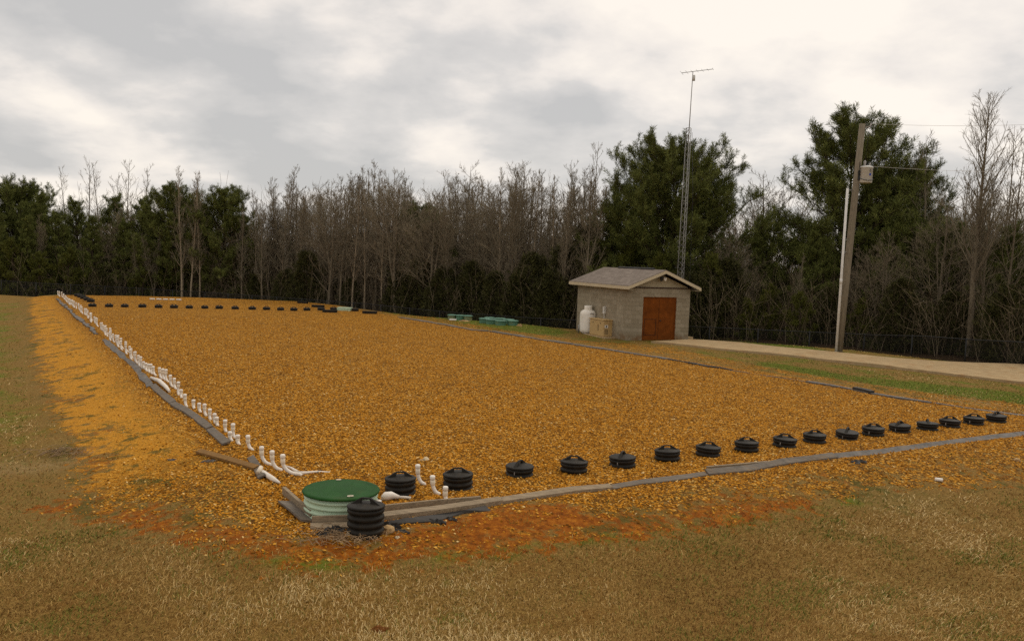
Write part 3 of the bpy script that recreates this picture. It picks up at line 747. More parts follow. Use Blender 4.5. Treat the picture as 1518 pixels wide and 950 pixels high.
for i, ((px, py, h), r_) in enumerate(zip(row, rots)):
    lab = {0: 'black ribbed riser with a domed lid just right of the green tank', 16: 'last black riser at the far right end of the front row'}.get(i,
          f'{ORD[i]} black ribbed riser in the front row counted from the green tank')
    p = at(px, py)
    t = riser_proto('riser_pot', h, lab, (p.x, p.y, 0.012), R(-10)+r_, 'black riser pots in the front row')
    if i in (2, 4, 8, 10, 11, 12, 14, 15):
        # small pale clip on the rim, facing the viewer
        d = Vector((-p.x, -p.y, 0)).normalized().rotated if False else None
        a = math.atan2(-p.y, -p.x) - 0.35 - (R(-10)+r_)
        c = MB(); c.box((-0.008,-0.006,0),(0.008,0.006,0.05)); c.build('clip', M['galv'], t, ((RR+0.012)*math.cos(a), (RR+0.012)*math.sin(a), h-0.08))
p = at(542, 789)
riser_proto('riser_pot', 0.335, 'tall black riser standing alone in front of the green tank', (p.x, p.y, p.z-0.01), R(-12), None, 1.03)
# back row, seen small
back = [(137,454.3),(161.7,454.8),(185,455),(211,455.2),(235,456),(258,456.4),(280.6,456.8),(303.6,457),(325,457.3),(348.6,458),(374,458.6),(395,459),(416,459.7),(435.6,460.2),(455,460),(476,459.7),(494.5,459.5),(526.5,460.8)]
proto_b = None
for i, (px, py) in enumerate(back):
    p = at(px, py+0.6); lab = f'{ORD[i]} small black riser from the left in the far row'
    if proto_b is None: proto_b = riser_proto('riser_pot', 0.12, lab, (p.x,p.y,0.012), R(20), 'black riser pots in the far row', 0.95)
    else: dup(proto_b, (p.x,p.y,0.012), random.uniform(-0.4,0.5), random.uniform(0.88,1.0), lab, 'black riser pots in the far row')
for i, (px, py) in enumerate([(134.5,448),(129.5,445.6),(124.5,443.3),(120,441.3),(115.5,439.6)]):
    p = at(px, py); dup(proto_b, (p.x,p.y,0.012), random.uniform(-0.4,1.5), 1.0, f'{ORD[i]} black riser in the short line running back beside the white pipes, nearest first', 'black risers in the short line at the far left corner')
for px, py, w_, lab in ((489,463.3,0.42,'low black box in the gravel in front of the far row'),(471.4,455.8,0.38,'low black box on the gravel behind the far row'),(448.7,449.8,0.34,'farthest low black box near the back edge of the gravel'),(548,465.2,0.42,'low black box at the right end of the far row')):
    p = at(px, py); b = MB(); b.box((-w_,-0.16,0),(w_,0.16,0.13)); b.box((-w_-0.02,-0.18,0.132),(w_+0.02,0.18,0.16))
    tag(b.build('valve_box', M['black_plastic'], None, (p.x,p.y,max(p.z,0)), R(-4), 0.012), lab, 'valve box', 'low black boxes near the far row')
p = at(511, 460.5); t = thing('filter_box', 'pale green box at the right end of the far row', 'box', (p.x,p.y,max(p.z,0)), R(-3))
b = MB(); b.box((-0.42,-0.3,0),(0.42,0.3,0.16)); b.build('body', M['pale_green'], t, bevel=0.02); b = MB(); b.box((-0.44,-0.32,0.163),(0.44,0.32,0.2)); b.build('lid', M['pale_green'], t, bevel=0.02)

# ------------------------------------------------------------------ green tank
LC = at(506, 724.5, 0.33)
tk = thing('pump_tank', 'wide pale green ribbed tank with dark green lid at the near gravel corner', 'tank', (LC.x, LC.y, 0.0), R(-8))
RT = 0.505; pr = [(RT-0.03,-0.15)]
for i in range(5):
    z0 = -0.09 + i*0.078
    pr += [(RT-0.030,z0),(RT-0.004,z0+0.012),(RT+0.002,z0+0.026),(RT-0.004,z0+0.040),(RT-0.030,z0+0.052)]
pr += [(RT-0.03,0.305)]
b = MB(); b.lathe(pr, 180, top=False); b.build('tank_wall', M['pale_green'], tk)
b = MB(); b.lathe([(RT-0.01,0.300),(RT+0.022,0.302),(RT+0.026,0.318),(RT+0.012,0.332),(RT-0.03,0.337),(RT-0.05,0.333),(RT*0.6,0.348),(0.001,0.354)], 72, top=False, bottom=True)
l = b.build('lid', M['green_lid'], tk)
for a, s in ((-0.95, 1.0), (2.0, 0.8)):
    b = MB(); m_ = Matrix.Translation((0.43*math.cos(a), 0.43*math.sin(a), 0.342)) @ Matrix.Rotation(a+PI/2, 4, 'Z')
    ring = [(0.04*s*math.cos(2*PI*j/14), 0.022*s*math.sin(2*PI*j/14), 0.006) for j in range(15)]
    b.tube([m_ @ Vector(q) for q in ring], 0.006, 6, cap=False); b.build('lid_latch', M['pvc_seam'], l)
# pale outlet bulb and hose at the tank's right side
b = MB(); e = Vector((math.cos(R(8)), math.sin(R(8)), 0))
b.tube([(RT-0.02,0.02,0.17),(RT+0.06,0.03,0.16)], [0.05,0.05], 12); b.build('outlet_port', M['pvc'], tk)
q0 = at(566, 744); q1 = at(580, 741); q2 = at(609, 740.5)
b = MB(); b.tube([q0+Vector((0,0,0.06)), q0*0.6+q1*0.4+Vector((0,0,0.075)), q1+Vector((0,0,0.07)), q1*0.6+q2*0.4+Vector((0,0,0.045))], [0.03,0.065,0.06,0.025], 12)
b.tube([q1*0.6+q2*0.4+Vector((0,0,0.045)), q2+Vector((0,0,0.03))], [0.022,0.02], 8)
tag(b.build('outlet_pipe', M['pvc']), 'short white pipe with a swollen joint lying right of the green tank', 'pipe')

# ------------------------------------------------------------------ white vent pipes
def vent_pipe(top, base, label, group, caplen=1.0):
    """standpipe whose foot sweeps over into the gravel"""
    Bp = at(*base); G = at(top[0] + (base[0]-top[0])*0.12, base[1]-1)
    G = Vector((G.x, G.y, 0)); Bp = Vector((Bp.x, Bp.y, 0))
    # height of the cap from its photo row at this distance
    zt_ = depth_pt(top[0], top[1], G.y).z
    rel = Bp - G
    t = thing('vent_pipe', label, 'vent pipe', (G.x, G.y, 0.0), 0, group)
    zc = zt_*0.62; pts = [(0,0,zt_-0.13), (0,0,zc)]
    for k in range(1, 8):
        a = k/7*PI/2; pts.append((rel.x*(1-math.cos(a)), rel.y*(1-math.cos(a)), zc - (zc-0.02)*math.sin(a)))
    pts.append((rel.x*1.25, rel.y*1.25, -0.03))
    b = MB(); b.tube(pts, 0.030, 12); b.build('pipe', M['pvc'], t)
    b = MB(); b.lathe([(0.036,zt_-0.15),(0.037,zt_-0.148),(0.037,zt_-0.068),(0.033,zt_-0.066)], 16, top=True, bottom=True); b.build('coupling', M['pvc_seam'], t)
    b = MB(); b.lathe([(0.034,zt_-0.064),(0.040,zt_-0.062),(0.041,zt_-0.020),(0.036,zt_-0.005),(0.02,zt_)], 16, top=True, bottom=True); b.build('cap', M['pvc_cap'], t)
    t.rotation_euler = (random.uniform(-0.05,0.05), random.uniform(-0.05,0.05), 0)
    return t
PN = [((416.8,672.7),(443.6,705.5)),((402,667.3),(416,698)),((386.4,661.2),(400.7,690.3)),((367.3,644.5),(373.7,667.6)),((352.1,644),(354.3,659.5)),((341,639),(343.4,654)),
      ((344.6,627.2),(348.4,650)),((333,621.6),(335,640.6)),((321.3,617.4),(322.7,632.2)),((317.8,612.3),(319,628)),((310.2,605.3),(311.9,622.5)),((303,598.2),(305.5,617)),
      ((295,596.8),(297.4,612)),((286.4,592),(287.8,606.4)),((274.3,583.7),(276.8,603.6)),((268.4,576.8),(269,590)),((263.3,565.4),(265,586)),((258,560),(260.5,577)),
      ((251.7,555.4),(256,574)),((244.5,547),(249,566.5)),((240,546),(246,564.5)),((236,544.3),(241,562.5)),((227,542.6),(231,557.5)),((224,539),(226,555)),((220,539),(222,553)),
      ((215.9,537.6),(218,551)),((212.5,535.5),(215,548))]
GP = 'white vent pipes along the left edge of the gravel bed'
plab = {0:'nearest of the three long bent white pipes left of the green tank',1:'middle of the three long bent white pipes left of the green tank',2:'farthest of the three long bent white pipes left of the green tank',
        3:'single curved white pipe standing just behind the three long bent ones'}
for i, (a, c) in enumerate(PN):
    k = i-3
    lab = plab.get(i, f'white vent pipe with a cap, {ORD[i-4]} behind the single curved pipe' if i-4 < len(ORD) else 'white vent pipe with a cap in the closely spaced stretch halfway along the left edge')
    vent_pipe(a, c, lab, GP)
for (a, c), lab in zip([((618.3,688),(628.5,719)),((640.4,704.3),(650.6,733.8)),((659.3,720),(661.6,742))],
                       ['farthest of three white pipes between the first two black risers','middle of three white pipes between the first two black risers','nearest of three white pipes between the first two black risers']):
    vent_pipe(a, c, lab, 'white pipes between the first two black risers')
# the far run: pipes too small to tell apart
ctrl = [(211,546.5),(203,540),(193,531),(180,519),(168,508),(157,497),(148,489.5)]
ctrl2 = [(142,484),(132,474),(122,465),(112,457),(103,451)]
ctrl3 = [(101,452),(96,446),(91,441),(87,438)]
proto_p = None
def far_pipes(ctrl, n):
    global proto_p
    pts = [at(*c) for c in ctrl]; L = [0]
    for a, b in zip(pts[:-1], pts[1:]): L.append(L[-1]+(b-a).length)
    for i in range(n):
        s = L[-1]*i/(n-1)
        x_ = np.interp(s, L, [q.x for q in pts]) + random.uniform(-0.07,0.07); y_ = np.interp(s, L, [q.y for q in pts])
        if proto_p is None:
            t = thing('vent_pipe', 'white vent pipe in the far crowded run along the left edge', 'vent pipe', (x_,y_,0), 0, 'white vent pipes in the far run')
            b = MB(); zt_ = 0.36
            pts_ = [(0,0,zt_-0.13),(0,0,0.22)] + [(0.09*(1-math.cos(k/5*PI/2)), -0.05*(1-math.cos(k/5*PI/2)), 0.22-0.2*math.sin(k/5*PI/2)) for k in range(1,6)] + [(0.13,-0.07,-0.03)]
            b.tube(pts_, 0.030, 10); b.build('pipe', M['pvc'], t)
            b = MB(); b.lathe([(0.036,zt_-0.15),(0.037,zt_-0.148),(0.037,zt_-0.068),(0.033,zt_-0.066)], 12, bottom=True); b.build('coupling', M['pvc_seam'], t)
            b = MB(); b.lathe([(0.034,zt_-0.064),(0.040,zt_-0.062),(0.041,zt_-0.020),(0.036,zt_-0.005),(0.02,zt_)], 12, bottom=True); b.build('cap', M['pvc_cap'], t)
            proto_p = t
        else: dup(proto_p, (x_,y_,0), random.uniform(-0.4,0.4), random.uniform(0.86,1.08))
far_pipes(ctrl, 24); far_pipes(ctrl2, 21); far_pipes(ctrl3, 9)

def lying(name, pts, rad, mat, label, cat, ends=None, group=None):
    b = MB(); b.tube(pts, rad, 12); o = b.build(name, mat); tag(o, label, cat, group); return o
up = lambda p, z: at(*p) + Vector((0,0,z))
lying('loose_pipe', [up((224,563),0.06), up((236,570),0.10), up((246,578),0.08), up((251,583),0.05)], [0.035,0.055,0.05,0.03], M['pvc'], 'loose white pipe lying on the gravel beside the left edging', 'pipe')
lying('loose_pipe', [up((385,702),0.05), up((391,705),0.05), up((404,713),0.04), up((415,717.5),0.02)], [0.034,0.038,0.042,0.016], M['pvc'], 'pinkish white pipe end lying where the loose plank meets the edging', 'pipe')
lying('pipe_tee', [up((382,706),0.05), up((387,703),0.12)], [0.036,0.036], M['pvc_seam'], 'short cream pipe tee at the end of the loose plank', 'pipe')
lying('feed_pipe', [up((443,705),0.04), up((455,703),0.03), up((471,701.5),0.03), up((489,700.5),0.01)], [0.034,0.022,0.016,0.012], M['pvc'], 'thin white feed pipe running right from the nearest bent pipe', 'pipe')
lying('feed_pipe', [up((424,693),0.03), up((432,698),0.05), up((441,704),0.05)], [0.012,0.018,0.028], M['pvc'], 'thin white feed pipe running back from the nearest bent pipe', 'pipe')
for i in range(5):
    a = 222 + i*9.8; q = [up((a,445+0.25*i),0.08), up((a+7.4,445.2+0.25*i),0.08)]
    lying('white_pipe_length', q, 0.05, M['pvc'], f'{ORD[i]} from the left of short white pipe lengths in a row on the far gravel', 'pipe', group='white pipe lengths lying at the back of the gravel')

# ------------------------------------------------------------------ edging boards and liner
def board(px, width, thick, mat, name, label, cat, lift=0.0, wob=0.0, tilt=0.0, group=None, parent=None):
    """a long board or strip that follows photo points on the ground"""
    P = [at(*p) for p in px]; out = []
    for a, b in zip(P[:-1], P[1:]):
        k = max(1, int((b-a).length/0.5))
        for j in range(k): out.append(a.lerp(b, j/k))
    out.append(P[-1]); b = MB(); n = len(out); vs = []
    for i, p in enumerate(out):
        d = out[min(i+1,n-1)] - out[max(i-1,0)]; d.z = 0; d.normalize(); s = Vector((-d.y, d.x, 0))
        w_ = width*(1+random.uniform(-wob,wob)*1.5); z = max(hz(p), -0.3) + lift + random.uniform(-wob,wob)*0.03
        off = s*random.uniform(-wob,wob)*0.12
        for sx, zz in ((-0.5,0),(0.5,0),(0.5,thick),(-0.5,thick)):
            q = p + off + s*sx*w_; vs.append((q.x, q.y, z+zz+sx*tilt))
    fs = [(0,1,2,3), tuple((n-1)*4+k for k in (3,2,1,0))]
    for i in range(n-1):
        for k in range(4): fs.append((i*4+k, (i+1)*4+k, (i+1)*4+(k+1)%4, i*4+(k+1)%4))
    b.add(vs, fs); o = b.build(name, mat)
    return tag(o, label, cat, group)
GB = 'edging along the rim of the gravel bed'
board([(84,444),(95,453),(110,467),(126,480),(144,496)], 0.16, 0.05, M['liner'], 'edging_strip', 'grey edging strip at the far end of the left rim beside the crowded pipes', 'edging', 0.0, 0.5, 0.0, GB)
board([(154,504),(168,518),(186,533),(201,546),(213,562),(224,574)], 0.15, 0.02, M['liner'], 'edging_strip', 'grey edging strip with a bend halfway along the left rim', 'edging', 0.02, 0.3, 0.05, GB)
board([(226,573),(240,586),(256,599)], 0.15, 0.03, M['grey_board'], 'edging_strip', 'short grey edging board beside the loose white pipe', 'edging', 0.03, 0.08, 0.05, GB)
board([(256,600),(275,611),(292,622),(310,637)], 0.14, 0.035, M['grey_board'], 'edging_strip', 'grey edging board left of the single standing pipes', 'edging', 0.025, 0.08, 0.04, GB)
board([(311,639),(322,648),(336,660)], 0.14, 0.035, M['grey_board'], 'edging_strip', 'grey edging board ending in the gravel behind the loose plank', 'edging', 0.025, 0.05, 0.04, GB)
board([(371,680),(380,693),(389,710)], 0.12, 0.03, M['grey_board'], 'edging_strip', 'half buried board end under the loose plank', 'edging', 0.02, 0.1, 0.05, GB)
board([(421,733),(442,753),(462,769)], 0.05, 0.12, M['wood'], 'edging_board', 'upright plank on edge left of the green tank', 'edging', 0.0, 0.03, 0.0, GB)
board([(424,747),(440,760),(456,776)], 0.19, 0.03, M['grey_board'], 'edging_board', 'wide grey flat board at the near corner left of the green tank', 'edging', 0.02, 0.12, -0.04, GB)
board([(462,779),(522,777)], 0.04, 0.13, M['wood'], 'edging_board', 'dark upright plank in front of the green tank', 'edging', 0.0, 0.02, 0.0, GB)
board([(460,783),(522,781)], 0.12, 0.04, M['wood'], 'edging_board', 'pale rail lying at the foot of the green tank', 'edging', 0.0, 0.03, 0.03, GB)
board([(566,770),(650,760),(742,746)], 0.13, 0.10, M['wood'], 'edging_board', 'long pale timber rail right of the tall black riser', 'edging', -0.02, 0.03, 0.02, GB)
board([(566,761),(640,753),(712,747)], 0.04, 0.12, M['wood'], 'edging_board', 'upright plank behind the long pale timber rail', 'edging', 0.0, 0.03, 0.0, GB)
board([(742,745),(800,736.5),(850,729.5),(905,724)], 0.13, 0.07, M['wood'], 'edging_board', 'worn timber rail in front of the third to fifth risers', 'edging', -0.01, 0.10, 0.03, GB)
board([(905,723.5),(980,713),(1048,704)], 0.14, 0.035, M['grey_board'], 'edging_board', 'thin grey edging board in front of the sixth riser', 'edging', 0.0, 0.2, 0.03, GB)
board([(1048,703.5),(1109,697.5),(1165,687.5),(1238,678)], 0.13, 0.04, M['grey_board'], 'edging_board', 'broad grey edging board in front of the eighth to tenth risers', 'edging', 0.02, 0.12, 0.06, GB)
board([(1048,698.5),(1095,694.5),(1137,690)], 0.05, 0.09, M['wood'], 'edging_board', 'weathered plank lying behind the broad grey edging', 'edging', 0.0, 0.05, 0.0, GB)
board([(1238,678),(1312,670),(1398,658),(1450,651.5),(1518,644),(1620,633)], 0.14, 0.03, M['liner'], 'edging_liner', 'long grey liner edge running out to the right of the front rim', 'edging', 0.0, 0.16, 0.06, GB)
board([(1518,617),(1440,606),(1385,598.5)], 0.14, 0.03, M['liner'], 'edging_liner', 'thin half buried liner at the right front corner', 'edging', 0.0, 0.4, 0.0, GB)
board([(1380,598),(1330,591),(1290,583.5),(1238,573.5),(1198,567)], 0.2, 0.05, M['liner'], 'edging_liner', 'dark liner edge of the gravel beside the bright green strip', 'edging', 0.0, 0.3, 0.0, GB)
board([(1293,584.5),(1280,581),(1266,578.5)], 0.18, 0.08, M['black_film'], 'liner_fold', 'black raised fold in the liner beside the bright green strip', 'liner', 0.03, 0.1, 0.0, GB)
board([(1085,549.5),(1047,543.5),(992,533.5)], 0.14, 0.05, M['black_film'], 'edging_liner', 'black liner edge between the shed door and the gravel', 'edging', 0.0, 0.4, 0.0, GB)
board([(990,533),(917,521.5),(848,511)], 0.26, 0.05, M['liner'], 'edging_liner', 'grey liner edge of the gravel in front of the shed', 'edging', 0.0, 0.2, 0.0, GB)
board([(846,510.5),(798,503.5),(730,492)], 0.26, 0.05, M['liner'], 'edging_liner', 'grey liner edge in front of the larger teal tank cluster', 'edging', 0.0, 0.3, 0.0, GB)
board([(724,491.5),(702,490),(660,482),(592,471)], 0.28, 0.05, M['grey_board'], 'edging_liner', 'pale liner edge in front of the smaller teal tank cluster', 'edging', 0.0, 0.3, 0.0, GB)

board([(1080,549),(1120,555),(1160,561),(1198,567)], 0.08, 0.03, M['liner'], 'edging_liner', 'thin half buried liner edge midway along the right side', 'edging', -0.005, 0.5, 0.0, GB)
# loose plank and odd pieces
pl = board([(294,672),(330,682),(380,697)], 0.11, 0.035, M['orange_plank'], 'loose_plank', 'long mud stained plank lying askew on the left bank', 'plank', 0.03, 0.02, 0.03)
def scrap(px, py, r, mat, name, label, cat, hgt=0.05, seed=0, group=None):
    rr = random.Random(seed); p = at(px, py); b = MB(); n = 17
    ring = []
    for j in range(n):
        q = rr.uniform(0.45,1.25); ring.append((math.cos(2*PI*j/n)*r*q, math.sin(2*PI*j/n)*r*q*0.42))
    vs = [(a, c, -0.012) for a, c in ring] + [(a*0.97, c*0.97, 0.004+hgt*rr.uniform(0,0.55)) for a, c in ring] + [(a*0.5+rr.uniform(-.06,.06)*r, c*0.5, hgt*rr.uniform(0.1,1.2)) for a, c in ring] + [(rr.uniform(-.1,.1)*r, 0, hgt*rr.uniform(0.3,0.9))]
    fs = [(j,(j+1)%n,n+(j+1)%n,n+j) for j in range(n)] + [(n+j,n+(j+1)%n,2*n+(j+1)%n,2*n+j) for j in range(n)] + [(2*n+j,2*n+(j+1)%n,3*n) for j in range(n)]
    b.add(vs, fs); o = b.build(name, mat, None, p, rr.uniform(-0.6,0.6)); return tag(o, label, cat, group)
scrap(478,793,0.10,M['black_film'],'liner_scrap','black liner scrap at the left of the dead vine heap','liner scrap',0.06,1)
scrap(493,789,0.14,M['black_film'],'liner_scrap','crumpled black liner scrap left of the tall black riser','liner scrap',0.08,2)
scrap(580,781,0.16,M['black_film'],'liner_scrap','black liner flap under the timber rail right of the tall riser','liner scrap',0.06,3)
scrap(594,787,0.14,M['black_film'],'liner_scrap','small black liner scrap on the clay below the timber rail','liner scrap',0.03,4)
board([(572,779),(600,775),(640,769),(690,761.5),(725,755)], 0.09, 0.02, M['black_film'], 'liner_flap', 'ragged dark liner flap along the foot of the timber rail', 'liner', 0.01, 0.6, 0.04)
scrap(646,774,0.15,M['black_film'],'liner_scrap','torn black liner on the red clay below the timber rail','liner scrap',0.05,6)
scrap(669,770,0.12,M['black_film'],'liner_scrap','torn black liner at the right end of the clay patch','liner scrap',0.04,7)
scrap(636,768,0.07,M['pvc'],'paper_scrap','white torn scrap on the red clay','litter',0.03,9)
scrap(1273,685,0.22,M['black_film'],'liner_scrap','dark liner scrap on the bank below the eleventh riser','liner scrap',0.05,10)
scrap(470,701.5,0.06,M['grey_board'],'grey_stone','round grey stone on the thin white feed pipe','rock',0.05,11)
scrap(512,697,0.05,M['grey_board'],'grey_stone','small grey stone on the gravel behind the green tank','rock',0.03,12)
scrap(255,616+66,0.09,M['liner'],'grey_stone','grey flat stone on the left bank by the weeds','rock',0.03,13)
scrap(310,684,0.14,M['liner'],'liner_scrap','grey liner scrap under the loose plank','liner scrap',0.04,14)
b = MB(); p = at(1392, 713.5); b.tube([(-0.07,0,0.035),(0.06,0.01,0.035)], [0.034,0.03], 12); tag(b.build('paper_cup', M['pvc_cap'], None, p, R(-25)), 'white paper cup lying on the bank below the front rim', 'litter')
def rock(px, py, r, mat, label, seed):
    rr = random.Random(seed); p = at(px, py); b = MB(); vs = []; n = 8
    for k, (zz, s) in enumerate(((-0.1,0.85),(0.25,1.0),(0.65,0.8),(0.9,0.4))):
        for j in range(n): a = 2*PI*j/n; q = s*r*rr.uniform(0.75,1.15); vs.append((math.cos(a)*q*1.25, math.sin(a)*q, zz*r*rr.uniform(0.85,1.1)))
    fs = [(k*n+j,k*n+(j+1)%n,(k+1)*n+(j+1)%n,(k+1)*n+j) for k in range(3) for j in range(n)] + [tuple(3*n+j for j in range(n))]
    b.add(vs, fs); tag(b.build('rock', mat, None, p, rr.uniform(0,3)), label, 'rock', 'rocks lying about the near corner')
rock(520,793,0.06,M['stone_pale'],'pale rock left of the foot of the tall black riser',1)
rock(576,787,0.085,M['stone_tan'],'broken tan rock right of the foot of the tall black riser',2)
rock(566,789,0.05,M['stone_tan'],'small tan rock touching the tall black riser',7)
rock(631,682,0.06,M['stone_pale'],'cream rock on the gravel behind the three white pipes',3)
rock(624,683.5,0.04,M['stone_tan'],'brown rock beside the cream rock on the gravel',4)
rock(589,797,0.03,M['stone_pale'],'small pale rock on the clay right of the tall riser',5)
rock(1508,683,0.07,M['stone_tan'],'orange rock on the bank at the right',6)
b = MB(); rr = random.Random(5); p = at(508, 797)
for i in range(230):
    a = rr.uniform(0, 2*PI); q = Vector((rr.gauss(0,0.30), rr.gauss(0,0.17), rr.uniform(0,0.06))); d = Vector((math.cos(a), math.sin(a)*0.6, rr.uniform(-0.05,0.35)))*rr.uniform(0.08,0.22)
    b.tube([q-d*0.5, q+Vector((rr.uniform(-.03,.03),rr.uniform(-.03,.03),rr.uniform(0,.04))), q+d*0.5], 0.004, 3, cap=False)
kind(tag(b.build('dead_stems', M['dead_vine'], None, p), 'heap of dead tangled stems at the foot of the tall black riser', 'dead stems'), 'stuff')
b = MB(); p = at(99, 672)
for i in range(110):
    a = rr.gauss(0.4,0.7); q = Vector((rr.gauss(0,0.35), rr.gauss(0,0.18), rr.uniform(0,0.06))); d = Vector((math.cos(a), math.sin(a), rr.uniform(0,0.4)))*rr.uniform(0.1,0.3)
    b.tube([q-d*0.5, q+Vector((0,0,rr.uniform(0,.05))), q+d*0.5], 0.005, 3, cap=False)
kind(tag(b.build('dead_straw', M['dead_vine'], None, p), 'pale clump of dead stems at the left where straw meets the bank', 'dead stems'), 'stuff')
scrap(562,934,0.11,M['litter_leaf'],'dead_leaf','curled red brown dead leaf on the lawn at the bottom','leaf',0.05,21)

# ------------------------------------------------------------------ teal tank lids near the fence
def teal(px, py, r, h, side, label, group):
    p = at(px, py); t = thing('access_tank', label, 'tank lid', (p.x,p.y,p.z-0.02), random.uniform(0,3), group)
    pr = [(r-0.01,-0.1)]
    for k in range(3): pr += [(r-0.02,h*k/3),(r,h*(k+0.3)/3),(r,h*(k+0.7)/3),(r-0.02,h*(k+1)/3-0.004)]
    b = MB(); b.lathe(pr, 32, top=False); b.build('tank_wall', side, t)
    b = MB(); b.lathe([(r,h),(r+0.035,h+0.004),(r+0.035,h+0.03),(r*0.9,h+0.05),(0.001,h+0.065)], 36, top=False, bottom=True); b.build('lid', M['teal'], t)
for i, (px, side) in enumerate(((670,M['olive_side']),(682,M['teal_side']),(693.5,M['olive_side']))):
    teal(px, 473.6+0.6*i, 0.25, 0.26, side, ('left','middle','right')[i] + ' of the three faded green tank lids in the smaller cluster by the fence', 'smaller cluster of green tanks by the fence')
for px, py, lab in ((718,478.6,'leftmost tank of the larger teal cluster'),(726,477.2,'back left teal tank of the larger cluster, behind the leftmost one'),(741,478.4,'back middle teal tank of the larger cluster'),(754,480.0,'back right teal tank of the larger cluster'),
                    (728,480.2,'second teal tank from the left in the front of the larger cluster'),(742.3,482.0,'third teal tank from the left in the front of the larger cluster'),(760,482.0,'rightmost teal tank of the larger cluster, muddy on its right')):
    teal(px, py, 0.29, 0.24, M['teal_side'], lab, 'larger cluster of teal tanks by the fence')
p = at(671.5, 475.2); b = MB(); b.box((-0.2,-0.12,0.02),(0.2,0.12,0.09)); tag(b.build('white_block', M['pvc_cap'], None, p, 0.0, 0.01), 'white slab leaning by the smaller green tank cluster', 'slab')
scrap(689,476.5,0.35,M['stone_tan'],'dirt_mound','orange dirt heap at the foot of the smaller green cluster','dirt heap',0.08,31)
scrap(771,483.5,0.2,M['stone_tan'],'dirt_mound','orange dirt heap at the right of the larger teal cluster','dirt heap',0.12,32)

# ------------------------------------------------------------------ antenna tower
TB = depth_pt(1004.5, 496, 44.0); TB.z = hz(TB) - 0.1
tt = depth_pt(1021.5, 190, 44.0); tm = depth_pt(1027.2, 107, 44.0)
tw = thing('antenna_tower', 'slim galvanised lattice antenna tower rising behind the shed', 'antenna tower', TB)
lt = tt - TB; lm = tm - TB
b = MB(); N = 36
def leg(k, f): a = 2*PI*k/3+0.5; r_ = 0.215*(1-0.35*f); return lt*f + Vector((math.cos(a)*r_, math.sin(a)*r_, 0))
for k in range(3): b.tube([leg(k,0), leg(k,1)], 0.017, 6)
for i in range(N):
    for k in range(3): b.tube([leg(k,i/N), leg((k+1)%3,(i+1)/N)], 0.009, 4, cap=False)
for i in range(0, N+1, 6):
    for k in range(3): b.tube([leg(k,i/N), leg((k+1)%3,i/N)], 0.012, 4, cap=False)
b.build('lattice', M['galv'], tw)
b = MB(); b.tube([lt*0.93, lm], [0.026,0.02], 8); b.build('mast', M['galv'], tw)
by0 = depth_pt(1010.5, 108.5, 44.3)-TB; by1 = depth_pt(1057, 102.8, 43.7)-TB
b = MB(); b.tube([by0, by1], 0.016, 6)
dirb = (by1-by0).normalized(); sd_ = dirb.cross(Vector((0,0,1)))
for k in range(7):
    c = by0.lerp(by1, k/6); s_ = 0.42-0.03*k; b.tube([c-sd_*s_, c+sd_*s_], 0.008, 4)
b.build('yagi_antenna', M['galv'], tw)
b = MB(); c = lm + Vector((0.06,-0.03,-0.45)); b.tube([c, c+Vector((0.0,0,0.28))], 0.07, 8); b.build('rotor_box', M['can'], tw)
b = MB(); b.tube([leg(0,0.98)+Vector((0.05,-0.05,0)), leg(0,0.7)+Vector((0.25,-0.05,0)), leg(0,0.3)+Vector((0.32,-0.02,0)), leg(0,0.05)+Vector((0.3,0,0))], 0.010, 4); b.build('cable', M['dark_metal'], tw)

# ------------------------------------------------------------------ utility pole
UB = at(1243, 522); UD = UB.y
ut = depth_pt(1278.5, 184, UD) - UB
up_ = thing('utility_pole', 'leaning wooden utility pole beside the driveway', 'utility pole', UB)
b = MB(); b.tube([ut*(-0.05), ut*0.33, ut*0.66, ut], [0.17,0.156,0.142,0.128], 18); b.build('pole_shaft', M['pole'], up_)
c0 = at(1239.5, 522.5); c0 = c0 - UB + Vector((-0.03,-0.06,-0.1)); c1 = depth_pt(1256.5, 279.5, UD-0.15) - UB
b = MB(); b.tube([c0, c1], 0.055, 12); b.tube([c0.lerp(c1,0.43), c0.lerp(c1,0.46)], 0.062, 12)
o = b.build('conduit', M['conduit'], up_)
b = MB()
for f_ in (0.62, 0.99):
    a = c0.lerp(c1, f_); k = (a.z)/(ut.z); b.tube([a, ut*k], 0.02, 6)
b.build('bracket', M['galv'], o)
cc = depth_pt(1282.8, 271.5, UD-0.12) - UB
t_ = MB(); ax_ = ut.normalized()
m_ = Matrix.Translation(cc)
b = MB(); b.lathe([(0.24,0),(0.265,0.02),(0.268,0.60),(0.28,0.605),(0.28,0.64),(0.25,0.67),(0.10,0.70)], 28, bottom=True); can = b.build('transformer', M['can'], up_, cc); can.scale = (1.03,1.03,1.06)
b = MB(); b.tube([(-0.08,0,0.66),(-0.08,0,0.76),(-0.08,0,0.86),(-0.08,0,0.92)], [0.06,0.045,0.06,0.02], 10); b.build('bushing', M['porcelain'], can)
b = MB(); b.tube([(0.12,-0.05,0.64),(0.12,-0.05,0.74),(0.12,-0.05,0.82)], [0.05,0.04,0.02], 10); b.build('bushing', M['porcelain'], can)
def curved(m, a0, a1, z0, z1, r_):
    n = 6; vs = [(r_*math.cos(a0+(a1-a0)*i/n), r_*math.sin(a0+(a1-a0)*i/n), z) for z in (z0,z1) for i in range(n+1)]
    m.add(vs, [(i,i+1,n+2+i,n+1+i) for i in range(n)])
b = MB(); curved(b, -1.45, -1.1, 0.28, 0.38, 0.272); b.build('warning_mark', M['blue'], can)
b = MB(); curved(b, -1.42, -1.36, 0.44, 0.54, 0.272); curved(b, -1.25, -1.18, 0.42, 0.55, 0.272); curved(b, -1.42, -1.18, 0.47, 0.49, 0.273); b.build('stencil_mark', M['dark_metal'], can)
